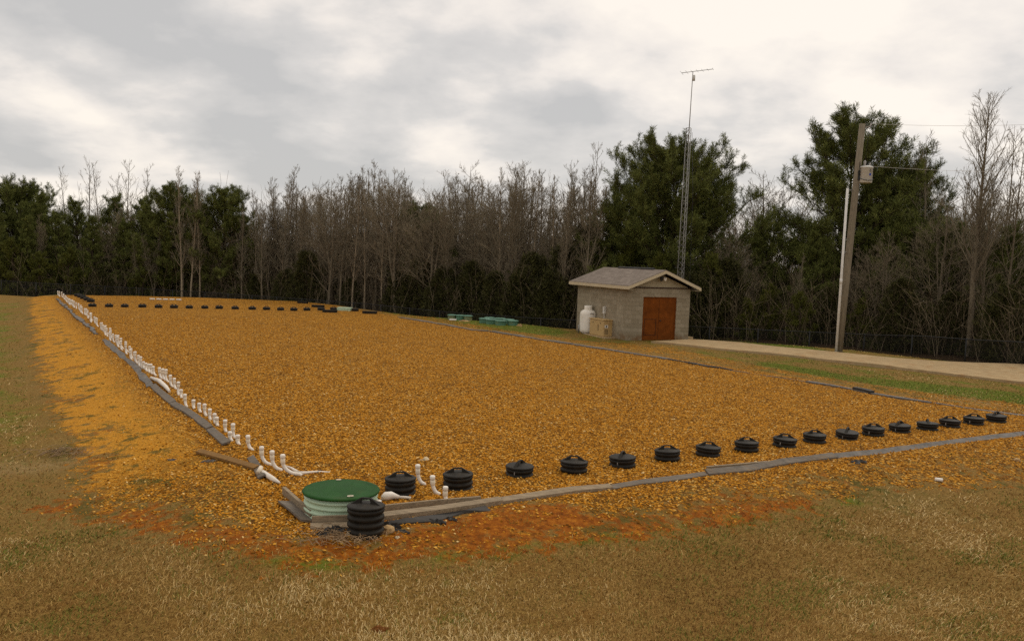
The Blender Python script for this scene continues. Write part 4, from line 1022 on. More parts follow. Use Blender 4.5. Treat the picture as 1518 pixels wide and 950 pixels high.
b = MB(); b.tube([(0.27*math.cos(a), 0.27*math.sin(a)-0.02, 0.2+0.12*math.sin(a*1.0)) for a in np.linspace(-2.9,-0.4,10)], 0.012, 5); b.box((-0.34,-0.06,0.1),(-0.24,0.06,0.5)); b.build('hanger_strap', M['dark_metal'], can)
b = MB(); pt_ = ut*0.985; b.tube([pt_+Vector((0.12,-0.1,0)), pt_+Vector((0.3,-0.1,0.03)), pt_+Vector((0.36,-0.1,0.16))], [0.03,0.03,0.045], 8); b.build('insulator', M['porcelain'], up_)
b = MB(); b.tube([pt_+Vector((0.34,-0.1,0.1)), pt_+Vector((0.2,-0.2,-0.6)), cc+Vector((-0.08,0,0.92))], 0.008, 4)
b.tube([cc+Vector((-0.3,-0.1,0.3)), cc+Vector((-0.34,-0.12,0.9)), ut*0.80+Vector((0.0,-0.2,0.1))], 0.012, 4); b.build('lead_wire', M['dark_metal'], up_)
def wire(a, e, sag, label):
    pts = []
    for i in range(25):
        f_ = i/24; p = a.lerp(e, f_); p.z -= sag*4*f_*(1-f_); pts.append(p)
    b = MB(); b.tube(pts, 0.0065, 4); tag(b.build('power_line', M['conduit']), label, 'wire', 'wires running right from the pole')
wire(UB+pt_+Vector((0.36,-0.1,0.16)), depth_pt(1760, 168, 33), 0.25, 'upper wire running right from the pole top')
wire(UB+ut*0.82+Vector((0.14,-0.1,0)), depth_pt(1760, 246, 33), 0.25, 'lower wire running right from beside the transformer')

# ------------------------------------------------------------------ chain link fence
fp = [Vector((x_, y_, 0)) for x_, y_ in FENCE_XY]
fen = thing('chain_link_fence', 'low black chain link fence along the edge of the woods', 'fence', (fp[0].x, fp[0].y, 0))
L = [0]
for a, c in zip(fp[:-1], fp[1:]): L.append(L[-1]+(c-a).length)
def along(s):
    return Vector((np.interp(s, L, [q.x for q in fp]), np.interp(s, L, [q.y for q in fp]), 0))
FH = 1.12
TOPPX = [(-330,405),(0,416),(62,420),(182,426),(292,432.5),(380,438.5),(430,442),(540,450),(660,462),(785,471),(840,474),(1020,483.5),(1160,490),(1290,496),(1369,498),(1445,503.5),(1512,506.5),(1750,527),(2400,575)]
TOPX = []; TOPZ = []
for px, py in TOPPX:
    v_pt = depth_pt(px, py, fenceD(px)); TOPX.append(v_pt.x); TOPZ.append(v_pt.z)
def ftop(p): return float(np.interp(p.x, TOPX, TOPZ))
O = fp[0]
npost = int(L[-1]/2.5)
postm = MB(); postm.tube([(0,0,-0.35),(0,0,FH+0.02)], 0.032, 8); postm.lathe([(0.034,FH+0.02),(0.02,FH+0.05)], 8); pme = postm.mesh('post'); pme.materials.append(M['fence_black'])
for i in range(npost+1):
    p = along(L[-1]*i/npost); o = link('post', pme, fen, (p.x-O.x, p.y-O.y, ftop(p)-FH))
b = MB(); b.tube([along(s)-O+Vector((0,0,ftop(along(s)))) for s in np.linspace(0, L[-1], 150)], 0.021, 6); b.build('top_rail', M['fence_black'], fen)
for a_, c_ in ((0.0,-0.02),):
    pass
Vw = []; Fw = []; step = 0.058; ns = int(L[-1]/step); k_ = int(FH/step)
S = np.arange(0, ns)*step
def fence_pts(s, h):
    x_ = np.interp(s, L, [q.x for q in fp]); y_ = np.interp(s, L, [q.y for q in fp]); z_ = np.interp(x_, TOPX, TOPZ) - FH + h
    return np.stack([x_-O.x, y_-O.y, z_], -1)
for sgn in (1, -1):
    s0 = S if sgn == 1 else S + FH
    A = fence_pts(s0, 0.03); Bp = fence_pts(s0 + sgn*FH*0.97, FH-0.01)
    r_ = 0.0024; off = np.array((0,0,r_)); off2 = np.array((0.7*r_, -0.7*r_, -0.3*r_)); off3 = np.array((-0.7*r_, 0.7*r_, -0.3*r_))
    base = len(Vw)*0
    Vw.append(np.stack([A+off, A+off2, A+off3, Bp+off, Bp+off2, Bp+off3], 1).reshape(-1,3))
V = np.concatenate(Vw); i6 = 6*np.arange(len(V)//6)[:,None]
Fw = np.concatenate([i6+np.array([[0,1,4,3]]), i6+np.array([[1,2,5,4]]), i6+np.array([[2,0,3,5]])], 1).reshape(-1,4)
link('mesh_fabric', raw_mesh('mesh_fabric', V, Fw, M['fence_black']), fen)

# ------------------------------------------------------------------ trees
def tubes(list_):
    """list of (pts (k,3), radii (k), sides) -> vertices, quads"""
    Vs = []; Fs = []; o = 0
    for P, r_, n in list_:
        P = np.asarray(P, float); k = len(P); r_ = np.asarray(r_, float)
        d = np.gradient(P, axis=0); d /= np.linalg.norm(d, axis=1)[:,None]+1e-9
        ref = np.array((0,0,1.0)) if abs(d[0,2]) < 0.8 else np.array((1.0,0,0))
        a = np.cross(d, ref); a /= np.linalg.norm(a, axis=1)[:,None]+1e-9; b = np.cross(d, a)
        th = np.arange(n)*2*PI/n
        ring = P[:,None,:] + r_[:,None,None]*(a[:,None,:]*np.cos(th)[None,:,None] + b[:,None,:]*np.sin(th)[None,:,None])
        Vs.append(ring.reshape(-1,3))
        i = np.arange(k-1)[:,None]*n; j = np.arange(n)[None,:]; j2 = (j+1) % n
        Fs.append((o + np.stack([i+j, i+j2, i+n+j2, i+n+j], -1)).reshape(-1,4)); o += k*n
    return np.concatenate(Vs), np.concatenate(Fs)

def limb(rng, p, d, L_, n, bend=0.25, up=0.1):
    """wandering polyline"""
    P = [p]; d = d/np.linalg.norm(d)
    for i in range(n):
        d = d + rng.normal(0, bend, 3)/n + np.array((0,0,up))/n; d /= np.linalg.norm(d); P.append(P[-1] + d*L_/n)
    return np.array(P)
def interp(P, f):
    k = f*(len(P)-1); i = min(int(k), len(P)-2); return P[i] + (P[i+1]-P[i])*(k-i)
def side_dir(rng, d, ang, az=None):
    d = d/np.linalg.norm(d); ref = np.array((0,0,1.0)) if abs(d[2]) < 0.9 else np.array((1.0,0,0))
    a = np.cross(d, ref); a /= np.linalg.norm(a); b = np.cross(d, a); t = rng.uniform(0, 2*PI) if az is None else az
    return d*math.cos(ang) + (a*math.cos(t) + b*math.sin(t))*math.sin(ang)

def bare_tree(seed, Ht=11.0, r0=0.10, nb=30, spread=0.26, ang=(35,60), start=0.28, upc=0.55, sub=7, tw=5, forks=1, twr=0.0075, low=1.0):
    rng = np.random.default_rng(seed); big = []; small = []
    stems = []
    T = limb(rng, np.array((0,0,-0.5)), np.array((rng.normal(0,0.03), rng.normal(0,0.03), 1)), Ht+0.5, 14, 0.22, 0.35)
    stems.append((T, r0, 1.0))
    for f in range(forks-1):
        k = rng.uniform(0.1, 0.45); p = interp(T, k); d = side_dir(rng, np.array((0,0,1.0)), R(rng.uniform(12,24)))
        stems.append((limb(rng, p, d, Ht*(1-k)*rng.uniform(0.8,0.97), 11, 0.2, 0.5), r0*(1-k)*0.75, 0.8))
    for T, rr_, s in stems:
        t = np.linspace(0, 1, len(T)); big.append((T, rr_*((1-t)**0.85)*1.0+0.006, 7))
        nbr = int(nb*s)
        for i in range(nbr):
            f = start + (0.97-start)*(i+rng.random())/nbr
            p = interp(T, f); L_ = Ht*spread*((1-f)**0.65+0.12)*rng.uniform(0.6,1.25)*(low if f < 0.5 else 1)
            d = side_dir(rng, np.array((0,0,1.0)), R(rng.uniform(*ang)), i*2.4+rng.normal(0,0.4))
            Bq = limb(rng, p, d, L_, 6, 0.45, upc)
            rb = max(0.008, rr_*((1-f)**0.85)*0.34); tb = np.linspace(0,1,7)
            big.append((Bq, rb*(1-tb*0.85)+0.004, 4))
            for j in range(sub):
                g = rng.uniform(0.2,0.98); q = interp(Bq, g); dd = Bq[-1]-Bq[0]
                L2 = L_*rng.uniform(0.25,0.5)*(1.15-g*0.6); C = limb(rng, q, side_dir(rng, dd, R(rng.uniform(25,55))), L2, 4, 0.4, 0.45)
                small.append((C, np.linspace(max(twr*1.25, rb*0.33), twr*0.7, 5), 3))
                for m in range(tw):
                    h_ = rng.uniform(0.15,1); q2 = interp(C, h_); L3 = L2*rng.uniform(0.25,0.6)
                    E_ = limb(rng, q2, side_dir(rng, C[-1]-C[0], R(rng.uniform(20,50))), L3, 2, 0.3, 0.4)
                    small.append((E_, np.array((twr*0.85, twr*0.6, twr*0.3)), 3))
    return big, small

def tuft_mesh(C, Dn, rng, nn=14, ln=0.22, wd=0.02, cone=(15,75)):
    """needle tufts at points C with directions Dn: each tuft a spray of thin triangles"""
    n = len(C); Dn = Dn/np.linalg.norm(Dn, axis=1)[:,None]
    ref = np.where(np.abs(Dn[:,2:3]) < 0.9, np.array([[0,0,1.0]]), np.array([[1.0,0,0]]))
    a = np.cross(Dn, ref); a /= np.linalg.norm(a, axis=1)[:,None]; b = np.cross(Dn, a)
    th = rng.random((n,nn))*2*PI; ph = np.radians(rng.uniform(cone[0], cone[1], (n,nn)))
    d = Dn[:,None]*np.cos(ph)[...,None] + (a[:,None]*np.cos(th)[...,None] + b[:,None]*np.sin(th)[...,None])*np.sin(ph)[...,None]
    st = C[:,None] + Dn[:,None]*rng.uniform(-0.6,0.5,(n,nn))[...,None]*ln
    Ls = ln*rng.uniform(0.7,1.2,(n,nn))[...,None]; tip = st + d*Ls
    w = rng.normal(0,1,(n,nn,3)); w = np.cross(w, d); w /= np.linalg.norm(w, axis=2)[...,None]+1e-9
    md = st + d*Ls*0.55
    V = np.stack([st - w*wd*0.3, md + w*wd, tip, md - w*wd], 2).reshape(-1,3)
    Fq = np.arange(len(V)).reshape(-1,4)
    tint = np.repeat(np.clip(0.45 + rng.normal(0,0.17,n)[:,None] + rng.normal(0,0.14,(n,nn)), 0, 1).ravel(), 1)
    return V, Fq, tint

def pine(seed, Ht=12, r0=0.17, nlimb=46, wid=0.38, start=0.15, dens=1.0, shape='round', ln=0.23, wd=0.013, nn=22):
    rng = np.random.default_rng(seed); br = []; C = []; Dn = []
    T = limb(rng, np.array((0,0,-0.5)), np.array((rng.normal(0,0.03),rng.normal(0,0.03),1)), Ht+0.3, 12, 0.15, 0.3)
    t = np.linspace(0,1,len(T)); br.append((T, r0*(1-t)**0.8+0.015, 8))
    for i in range(nlimb):
        f = start + (0.985-start)*((i+rng.random()*0.9)/nlimb)
        if shape == 'round': q_ = (f-start)/(1-start); prof = (0.80+0.20*min(1, q_/0.3))*max(0.0, 1-max(0, q_-0.3)**2/0.50)**0.6 + 0.03
        elif shape == 'cone': prof = (1-(f-start)/(1-start))**0.75 + 0.07
        else: prof = (0.55+0.45*math.sin(PI*(f-start)/(1-start)))*(1.05-0.55*(f-start)/(1-start))
        L_ = Ht*wid*prof*rng.uniform(0.6,1.05); p = interp(T, f)
        el = 90 - (4 + 40*f + rng.normal(0,9))          # upper limbs rise, lower ones level out
        d = side_dir(rng, np.array((0,0,1.0)), R(el), i*2.4+rng.normal(0,0.35))
        Bq = limb(rng, p, d, L_, 7, 0.45, 0.38); tb = np.linspace(0,1,8)
        br.append((Bq, max(0.018, r0*0.30*(1-f)**0.5)*(1-0.8*tb)+0.004, 4))
        ns = int((6+11*L_/2.5)*dens)
        for j in range(ns):
            g = 0.12+0.88*rng.random()**0.7; q = interp(Bq, g); L2 = (0.22+0.30*L_*(1-g*0.55))*rng.uniform(0.5,1.1)
            dd = side_dir(rng, Bq[-1]-Bq[0], R(rng.uniform(20,65))); dd[2] += 0.25
            S_ = limb(rng, q, dd, L2, 3, 0.4, 0.5); br.append((S_, np.array((0.012,0.010,0.007,0.004)), 3))
            for h_ in np.arange(0.45, 1.01, max(0.08, 0.17/max(L2,0.2))):
                C.append(interp(S_, min(h_,1)) + rng.normal(0,0.05,3)); e = (S_[-1]-S_[-2]); e = e/np.linalg.norm(e); Dn.append(e + np.array((0,0,0.7)) + rng.normal(0,0.25,3))
        C.append(Bq[-1]); Dn.append(Bq[-1]-Bq[-2] + np.array((0,0,0.3)))
    for k in range(6): C.append(T[-1]+rng.normal(0,0.08,3)-np.array((0,0,0.1*k))); Dn.append(np.array((0,0,1.0))+rng.normal(0,0.2,3))
    V, Fq, tint = tuft_mesh(np.array(C), np.array(Dn), rng, nn, ln, wd)
    return br, V, Fq, tint

def cedar(seed, Ht=4, wid=0.28, n=1500):
    rng = np.random.default_rng(seed); T = limb(rng, np.array((0,0,-0.3)), np.array((0,0,1.0)), Ht+0.2, 8, 0.1, 0.2); br = [(T, np.linspace(0.07,0.01,9), 6)]
    f = rng.random(n)**1.2; a = rng.random(n)*2*PI; lob = 1+0.28*np.sin(a*3+f*9+seed)+0.2*np.sin(a*5-f*14)
    r_ = Ht*wid*1.15*(1-f)**0.5*lob*np.sqrt(rng.uniform(0.25,1.0,n))+0.05
    C = np.stack([np.cos(a)*r_, np.sin(a)*r_, Ht*(0.03+0.97*f)], -1) + rng.normal(0,0.06,(n,3))
    Dn = np.stack([np.cos(a), np.sin(a), 0.9+0*a], -1) + rng.normal(0,0.3,(n,3))
    for i in range(0, n, 14):
        p = interp(T, min(0.95, f[i]*0.95+0.03)); br.append((np.array([p, (p+C[i])/2+np.array((0,0,-0.03)), C[i]]), np.array((0.014,0.01,0.005)), 3))
    V, Fq, tint = tuft_mesh(C, Dn, rng, 12, 0.20, 0.018, (10,70))
    return br, V, Fq, tint

PROTO = {}
def mesh_of(name, lst, mat):
    V, Fq = tubes(lst); return raw_mesh(name, V, Fq, mat, None, True)
def add_proto(key, name, trunk_me, crown_me, Ht):
    z = np.empty(len(crown_me.vertices)*3, np.float32); crown_me.vertices.foreach_get('co', z)
    PROTO[key] = (name, trunk_me, crown_me, float(np.sort(z[2::3])[-12]))      # true height of the grown tree
for i in range(6):
    big, small = bare_tree(100+i, 11.0, 0.085+0.01*(i%3), 36, 0.20, (20,40), 0.25, 0.75, 9, 7, 1+(i%3==2), 0.0058)
    add_proto(f'slender{i}', 'bare_tree', mesh_of('trunk', big, M['bark_pale'] if i in (0,3) else M['bark_grey']), mesh_of('crown', small, M['twig_brown'] if i%2 else M['twig_grey']), 11.0)
for i in range(3):
    big, small = bare_tree(200+i, 10.0, 0.13, 26, 0.36, (40,75), 0.18, 0.35, 9, 6, 3, 0.0066, 1.1)
    add_proto(f'spread{i}', 'bare_tree', mesh_of('trunk', big, M['bark_grey']), mesh_of('crown', small, M['twig_brown']), 10.0)
for i in range(3):
    big, small = bare_tree(260+i, 12.0, 0.085, 24, 0.26, (26,48), 0.30, 0.55, 5, 3, 1+(i == 1), 0.0085)
    add_proto(f'airy{i}', 'bare_tree', mesh_of('trunk', big, M['bark_grey']), mesh_of('crown', small, M['twig_grey']), 12.0)
big, small = bare_tree(311, 12.5, 0.16, 60, 0.33, (24,42), 0.32, 0.6, 8, 5, 1, 0.0065)
add_proto('tall', 'bare_tree', mesh_of('trunk', big, M['bark_grey']), mesh_of('crown', small, M['twig_grey']), 12.5)
for i, kw in enumerate((dict(Ht=12, wid=0.60, nlimb=160, start=0.08, dens=1.0, shape='round', nn=20, wd=0.0125, ln=0.28), dict(Ht=12, wid=0.44, nlimb=118, start=0.16, dens=1.0, shape='round', nn=20, wd=0.0125, ln=0.28),
                        dict(Ht=10, wid=0.28, nlimb=84, start=0.06, dens=1.0, shape='cone', nn=20, wd=0.0125, ln=0.28), dict(Ht=10, wid=0.34, nlimb=88, start=0.05, dens=1.0, shape='oval', nn=20, wd=0.0125, ln=0.28))):
    br, V, Fq, tint = pine(400+i, **kw)
    add_proto(f'pine{i}', 'pine_tree', mesh_of('trunk', br, M['bark_dark']), raw_mesh('crown', V, Fq, M['needles'], {'tint': ('FACE', tint)}), kw['Ht'])
br, V, Fq, tint = pine(450, Ht=4, r0=0.06, wid=0.42, nlimb=34, start=0.05, dens=0.9, shape='oval')
add_proto('youngpine', 'young_pine', mesh_of('trunk', br, M['bark_dark']), raw_mesh('crown', V, Fq, M['needles_light'], {'tint': ('FACE', tint)}), 4.0)
for i in range(2):
    br, V, Fq, tint = cedar(500+i, 4.0, 0.30+0.08*i)
    add_proto(f'cedar{i}', 'cedar_tree', mesh_of('trunk', br, M['bark_dark']), raw_mesh('crown', V, Fq, M['cedar'], {'tint': ('FACE', tint)}), 4.0)

def plant(key, px, top, off, label, cat, group=None, rot=None, lean=0.0, D=None):
    name, tm_, cm_, Ht = PROTO[key]
    D = fenceD(px) + off if D is None else D
    tp = depth_pt(px, top, D); base = depth_pt(px, 480, D); x_ = tp.x; zb = hz((x_, D)) - 0.05
    s = (tp.z - zb)/Ht
    t = thing(name, label, cat, (x_, D, zb), random.uniform(0, 2*PI) if rot is None else rot, group)
    t.scale = (s, s, s)
    link('trunk', tm_, t); link('crown', cm_, t)
    return t
# evergreens
GPN = 'pines along the wood'
plant('pine0', 1000, 190, 7.5, 'huge dense pine behind the shed and the antenna tower', 'tree', GPN, 0.5)
plant('pine1', 1272, 158, 10, 'tall pine behind the utility pole', 'tree', GPN, 1.0)
plant('pine1', 1338, 232, 12, 'lower pine leaning out right of the utility pole', 'tree', GPN, 2.6)
plant('pine3', 930, 262, 9, 'pine forming the left shoulder of the huge pine by the shed', 'tree', GPN, 1.0)
plant('pine0', 18, 257, 9, 'tall pine at the left edge of the photo', 'tree', GPN, 2.2)
plant('pine2', 62, 284, 6, 'dark pointed pine second from the left edge', 'tree', GPN, 0.3)
plant('pine3', -30, 270, 4, 'pine cut off by the left edge of the photo', 'tree', GPN, 3.3)
plant('pine3', 118, 290, 8, 'dark pine behind the white pipes, half hidden by bare trees', 'tree', GPN, 1.3)
plant('pine3', 165, 284, 9, 'pine top behind tall bare trees at the left', 'tree', GPN, 4.0)
plant('pine3', 205, 288, 7, 'bushy pine left of the pale trunks', 'tree', GPN, 5.0)
plant('pine1', 258, 268, 4.5, 'full green pine right of the bare trees at the left', 'tree', GPN, 2.0)
plant('pine1', 331, 270, 4, 'broad green pine at the right end of the left pine stand', 'tree', GPN, 4.4)
plant('pine2', 300, 300, 6, 'low pine in front of the left pine stand', 'tree', GPN, 0.9)
plant('pine1', 632, 297, 9, 'small dark pine in the middle of the bare wood', 'tree', GPN, 0.2)
plant('pine3', 1140, 318, 8, 'low pine between the shed and the utility pole', 'tree', GPN, 1.1)
plant('pine3', 1215, 325, 6, 'dark pine low behind the foot of the utility pole', 'tree', GPN, 5.5)
plant('pine0', 1405, 318, 9, 'pine deep in the wood left of the tall bare tree', 'tree', GPN, 0.8)
plant('pine3', 1495, 325, 6, 'pine low at the right edge of the photo', 'tree', GPN, 2.9)
plant('pine3', 1330, 330, 8, 'pine low between the utility pole and the tall bare tree', 'tree', GPN, 2.0)
for px, top, off, k_, lab in ((40,318,3.5,'pine2','low pine between the two at the left edge'),(90,312,5,'pine3','low bushy pine above the start of the white pipes'),(140,318,4.5,'pine2','low pine behind the crowded white pipes'),(185,322,5,'pine3','low pine right of the crowded white pipes'),(232,312,5,'pine3','low pine left of the pale trunk clump'),(362,318,6,'pine2','low pine at the right end of the left pine stand'),(-10,310,3,'pine3','low pine filling the left edge')):
    plant(k_, px, top, off, lab, 'tree', GPN)
GY_ = 'young pines by the fence'
for px, top, off, lab in ((20,350,2.5,'yellowish young pine at the left edge by the fence'),(100,365,2.5,'yellowish young pine behind the start of the white pipes'),(210,372,3,'young pine by the fence left of the pale trunks'),(250,345,4,'young pine beside the pale trunks'),(60,372,2,'short young pine second from the left by the fence'),
                          (1140,418,3,'young pine just left of the utility pole foot'),(1190,430,2,'short young pine behind the white conduit'),(1110,440,2.2,'small young pine right of the shed along the fence'),(1275,440,2.5,'young pine right of the utility pole foot'),
                          (935,345,5,'young bright pine peeking over the shed roof at the left'),(985,372,3.5,'young pine peeking over the shed ridge'),(895,352,6,'young pine left of the shed roof'),(1060,372,4,'young pine just right of the shed roof')):
    plant('youngpine', px, top, off, lab, 'tree', GY_)
GC_ = 'dark cedars under the bare trees'
for i, (px, top, off, lab) in enumerate(((455,370,2.5,'conical dark cedar standing alone behind the gravel'),(425,398,3,'low cedar left of the conical cedar'),(700,385,3,'dark cedar above the smaller teal tanks'),(660,392,2.5,'dark cedar left of the teal tanks'),(735,400,2.2,'dark cedar above the larger teal tanks'),
                                 (790,372,3,'dark cedar left of the shed'),(840,358,3.5,'tall dark cedar beside the left shed wall'),(625,380,3.5,'dark cedar below the small dark pine'),(590,400,3,'low cedar behind the far end of the row of risers'),(820,398,2,'low cedar just left of the shed'),(765,405,2.0,'low bushy cedar between teal tanks and shed'),
                                 (1080,380,4,'dark cedar right of the shed'),(1340,410,3,'low cedar right of the utility pole'),(1500,420,3,'low cedar at the right edge by the fence'),(1415,430,4,'low cedar left of the tall bare trunk'),(520,412,3.5,'low cedar among the brown trunks'),(380,405,3,'low cedar right of the left pine stand'),(150,400,3,'low cedar behind the white pipe run'),
                                 (870,330,7,'dark cedar between the bare trees and the huge pine'),(1035,400,3,'dark cedar behind the right gable of the shed'),(1235,425,4,'dark cedar behind the conduit'))):
    plant(f'cedar{i%2}', px, top, off, lab, 'tree', GC_)
# bare trees that stand out
GBT = 'bare trees of the wood'
single = [('tall',1466,136,4,'very tall bare tree on its own at the right of the photo'),('airy2',1384,188,9,'thin tall bare tree left of the very tall bare tree'),('airy0',1366,212,12,'slender bare tree right of the pine behind the pole'),
          ('airy2',1515,205,5,'bare tree cut off by the right edge'),('airy1',1508,190,9,'tall bare tree behind the one at the right edge'),('spread1',1140,250,13,'small spreading bare tree between the two great pines'),
          ('airy1',882,209,10,'tallest bare tree just left of the huge pine'),('airy0',862,250,8,'bare tree left of the tallest one by the huge pine'),('spread2',756,234,5,'spreading bare tree above the teal tanks'),('spread0',775,245,8,'bare tree behind the spreading one above the teal tanks'),
          ('spread1',688,238,9,'upright many stemmed bare tree right of the small dark pine'),('slender0',272,245,1.0,'pale trunked bare tree in front of the left pine stand'),('slender3',284,252,0.8,'pale bare tree touching the first pale trunk'),('slender3',297,262,1.2,'pale bare trunk third in the pale clump'),
          ('slender0',570,285,2.6,'pale trunked bare tree in the middle of the wood'),('slender3',527,270,2.6,'pale straight trunk left of the middle pale tree'),('slender0',545,280,3.2,'pale thin trunk between the two middle pale trees'),
          ('slender2',425,243,7,'broad crowned bare tree behind the conical cedar'),('slender5',555,236,9,'tall bare tree at the middle of the wood'),('airy0',130,232,12,'tallest bare tree over the left pines'),('airy1',182,235,13,'bare tree over the left pines, second from right'),('airy2',106,246,13,'leftmost bare tree over the left pines'),('airy0',211,240,12,'bare tree over the left pines right of the others'),('airy2',155,240,14,'bare tree over the left pines in their midst')]
for k, px, top, off, lab in single: plant(k, px, top, off, lab, 'tree', GBT)
# the many alike bare trees behind
rt = random.Random(3)
env = [(0,330),(90,270),(215,262),(262,243),(300,255),(350,300),(395,262),(425,246),(465,255),(500,248),(555,236),(590,240),(625,270),(660,268),(690,240),(720,262),(755,238),(800,240),(840,255),(880,225),(910,300),(1000,320),(1110,300),(1160,290),(1200,320),(1330,260),(1380,205),(1420,240),(1470,190),(1530,220)]
def envy(px): return float(np.interp(px, [e[0] for e in env], [e[1] for e in env]))
px = 350.0; cnt = 0
while px < 900:
    off = rt.choice((2.5,4,6,8,11,14,17)); key = rt.choice(['slender0','slender1','slender2','slender3','slender4','slender5','slender1','slender4','slender5','spread1','spread2'])
    plant(key, px, envy(px) + rt.uniform(2,38), off, 'bare grey brown tree crowded among others in the middle of the wood', 'tree', 'crowded bare trees in the middle of the wood'); cnt += 1
    px += rt.uniform(4.5, 8.5)
for lo, hi, st_, lab, gr in ((60,345,24,'bare tree mixed in among the left pines','bare trees among the left pines'),(1085,1520,20,'bare tree crowded behind the fence at the right','bare trees behind the fence at the right')):
    px = lo
    while px < hi:
        key = rt.choice(['slender1','slender2','slender4','slender5','spread0','spread1','spread2'])
        plant(key, px, envy(px) + rt.uniform(25,95), rt.choice((2.5,4,6,9,13)), lab, 'tree', gr)
        px += rt.uniform(0.6,1.5)*st_

for i in range(15):
    plant(rt.choice(['slender1','slender2','slender4','spread0','spread1']), 1545+i*45+rt.uniform(-15,15), 215+i*8+rt.uniform(0,50), rt.choice((3,5,8)), 'bare tree crowded behind the fence at the right', 'tree', 'bare trees behind the fence at the right')
for i in range(10):
    plant(rt.choice(['pine3','pine1','pine2']), (-75-i*30) if i < 6 else 1590+(i-6)*130, 285+rt.uniform(0,40), rt.choice((3,6,9)), 'pine of the wood beyond the edge of the photo', 'tree', 'pines beyond the photo edge')

# thicket behind the fence (stuff) and the far wood (stuff)
def thicket(n, seed, name, mat, offr, hr, px0, px1, twn=7, rad=0.008):
    rng = np.random.default_rng(seed); lst = []
    for i in range(n):
        px = rng.uniform(px0, px1); D = fenceD(px) + rng.uniform(*offr); q = depth_pt(px, 480, D); p = np.array((q.x, D, hz((q.x, D))-0.1))
        h_ = rng.uniform(*hr); d = np.array((rng.normal(0,0.22), rng.normal(0,0.22), 1.0))
        T = limb(rng, p, d, h_, 5, 0.5, 0.1); lst.append((T, np.linspace(rad*1.8, rad*0.6, 6), 3))
        for k in range(twn):
            f = rng.uniform(0.2,0.98); Cc = limb(rng, interp(T, f), side_dir(rng, T[-1]-T[0], R(rng.uniform(25,65))), h_*rng.uniform(0.15,0.4), 3, 0.5, 0.15)
            lst.append((Cc, np.linspace(rad, rad*0.4, 4), 3))
    V, Fq = tubes(lst); tint = np.zeros(len(Fq)); o = 0
    for P, r_, s in lst:
        k = (len(P)-1)*s; tint[o:o+k] = rng.random(); o += k
    return kind(link(name, raw_mesh(name, V, Fq, mat, {'tint': ('FACE', tint)}, True)), 'stuff')
thicket(3300, 61, 'thicket', M['thicket'], (0.8, 9), (1.2, 4.2), -330, 2300)
thicket(2900, 62, 'far_wood', M['farwood'], (14, 45), (5, 9.5), -330, 2200, 11, 0.022)
thicket(1500, 63, 'far_brush', M['thicket'], (9, 40), (2, 5.0), -160, 1700, 9, 0.025)
# a few deep evergreens fill the wood behind
rt = random.Random(8)
for i in range(46):
    px = -60 + i*36 + rt.uniform(-12,12); key = rt.choice(['cedar0','cedar1','pine2','cedar1'])
    plant(key, px, max(envy(px)+75, 335) + rt.uniform(0,40), rt.uniform(14,30), 'dark evergreen deep in the wood behind the bare trunks', 'tree', 'dark evergreens deep in the wood')

# pale boarded building glimpsed through the right trees
q = depth_pt(1425, 476, 62); b = MB()
fb = thing('far_building', 'low pale boarded building glimpsed through the trees at the right', 'building', (q.x, 62, hz((q.x,62))), R(8))
for i in range(5): b.box((-3.6,0,0.45+i*0.42),(3.6,0.12,0.80+i*0.42))
for k in range(7): b.box((-3.6+k*1.2-0.05,0.122,-0.2),(-3.6+k*1.2+0.05,0.25,2.5))
b.build('wall', M['far_house'], fb); b = MB(); b.box((-3.8,-0.2,2.55),(3.8,2.5,2.68)); b.build('roof', M['liner'], fb)

# ------------------------------------------------------------------ light and sky
wd = bpy.data.worlds.new('World'); SC.world = wd; wd.use_nodes = True
nt = wd.node_tree; nt.nodes.clear(); t = NT(nt)
SUN_EL, SUN_AZ = R(48), R(40)      # azimuth from +Y towards +X
sky = t.n('ShaderNodeTexSky', sky_type='NISHITA', sun_disc=False, sun_elevation=SUN_EL, sun_rotation=SUN_AZ)
gen_ = t.n('ShaderNodeTexCoord').outputs['Generated']
sp = t.n('ShaderNodeSeparateXYZ'); t.l(gen_, sp.inputs[0])
zc = t.math('ADD', t.math('MAXIMUM', sp.outputs[2], 0.0), 0.32)
cb = t.n('ShaderNodeCombineXYZ'); t.put(cb.inputs[0], t.math('DIVIDE', sp.outputs[0], zc)); t.put(cb.inputs[1], t.math('DIVIDE', sp.outputs[1], zc)); cb.inputs[2].default_value = 11.8
n1 = t.noise(cb.outputs[0], 2.3, 7, 0.47, 0.1)
n2 = t.noise(cb.outputs[0], 4.5, 6, 0.55, 0.1)
den = t.math('ADD', t.math('MULTIPLY', n1, 0.70), t.math('MULTIPLY', n2, 0.30))
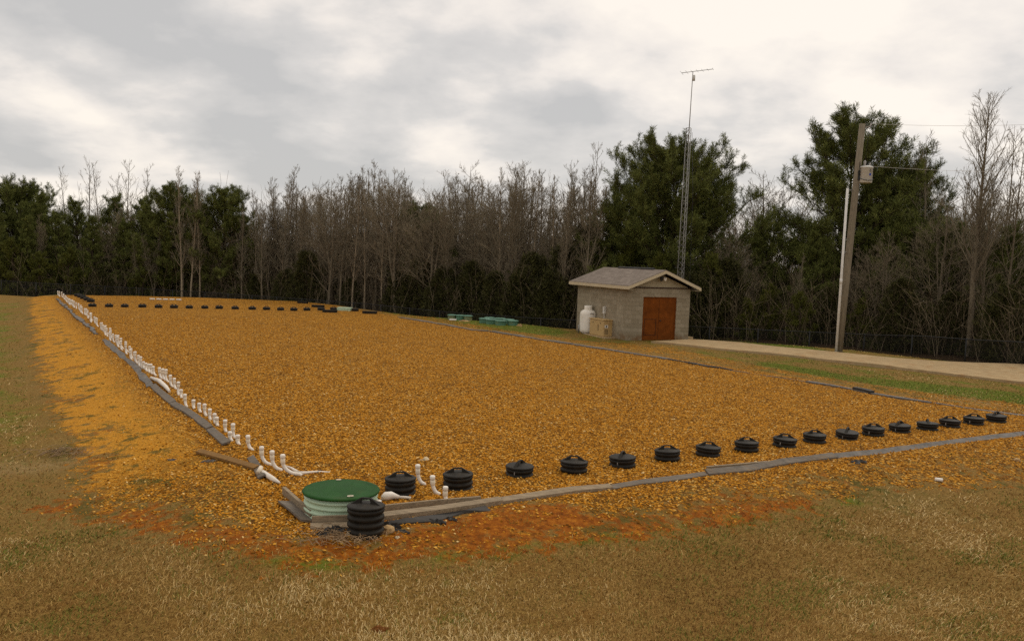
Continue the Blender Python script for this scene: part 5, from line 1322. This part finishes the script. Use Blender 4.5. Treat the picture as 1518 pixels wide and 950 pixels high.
# cloud thins out towards the sun, high on the right
sdv = Vector((math.sin(SUN_AZ)*math.cos(SUN_EL), math.cos(SUN_AZ)*math.cos(SUN_EL), math.sin(SUN_EL)))
dt = t.n('ShaderNodeVectorMath', operation='DOT_PRODUCT'); t.l(gen_, dt.inputs[0]); dt.inputs[1].default_value = sdv
elev = t.math('SUBTRACT', t.map(sp.outputs[2], 0.06, 0.13, 0.015, 0.055), t.map(sp.outputs[2], 0.17, 0.40, 0, 0.11))
den = t.math('ADD', den, elev)
glow = t.map(dt.outputs['Value'], 0.55, 0.95, 0, 0.17)
den = t.math('SUBTRACT', den, glow)
cl = t.ramp(den, [(0.40, (0.96,0.88,0.785)), (0.475, (0.83,0.77,0.71)), (0.535, (0.665,0.635,0.605)), (0.63, (0.53,0.518,0.505))])
skyc = t.mix(1.0, sky.outputs[0], (0.10,0.10,0.10), 'MULTIPLY')
col = t.mix(0.94, skyc, cl)
bg = t.n('ShaderNodeBackground'); t.l(col, bg.inputs[0]); bg.inputs[1].default_value = 1.0
out = t.n('ShaderNodeOutputWorld'); t.l(bg.outputs[0], out.inputs[0])
sl = bpy.data.lights.new('sun', 'SUN'); sl.energy = 1.0; sl.angle = R(25); sl.color = (1.0,0.93,0.82)
so_ = bpy.data.objects.new('sun', sl); COL.objects.link(so_); so_.rotation_euler = (-sdv).to_track_quat('-Z', 'Y').to_euler()

cam = bpy.data.cameras.new('camera'); cam.sensor_width = 36; cam.lens = F/1518*36; cam.clip_end = 3000; cam.clip_start = 0.1
co = bpy.data.objects.new('camera', cam); COL.objects.link(co)
fwd = Vector((0,_cp,-_sp)); rt_ = Vector((1,0,0)); upv = rt_.cross(fwd)
cr = rt_*_c + upv*_s; cu = -rt_*_s + upv*_c
m3 = Matrix((cr, cu, -fwd)).transposed()
co.matrix_world = Matrix.Translation((0,0,CAMH)) @ m3.to_4x4()
SC.camera = co
SC.render.engine = 'CYCLES'; SC.cycles.use_denoising = False
SC.cycles.max_bounces = 6; SC.cycles.diffuse_bounces = 3
SC.view_settings.view_transform = 'Standard'; SC.view_settings.look = 'None'; SC.view_settings.exposure = 0.12; SC.view_settings.gamma = 1.0
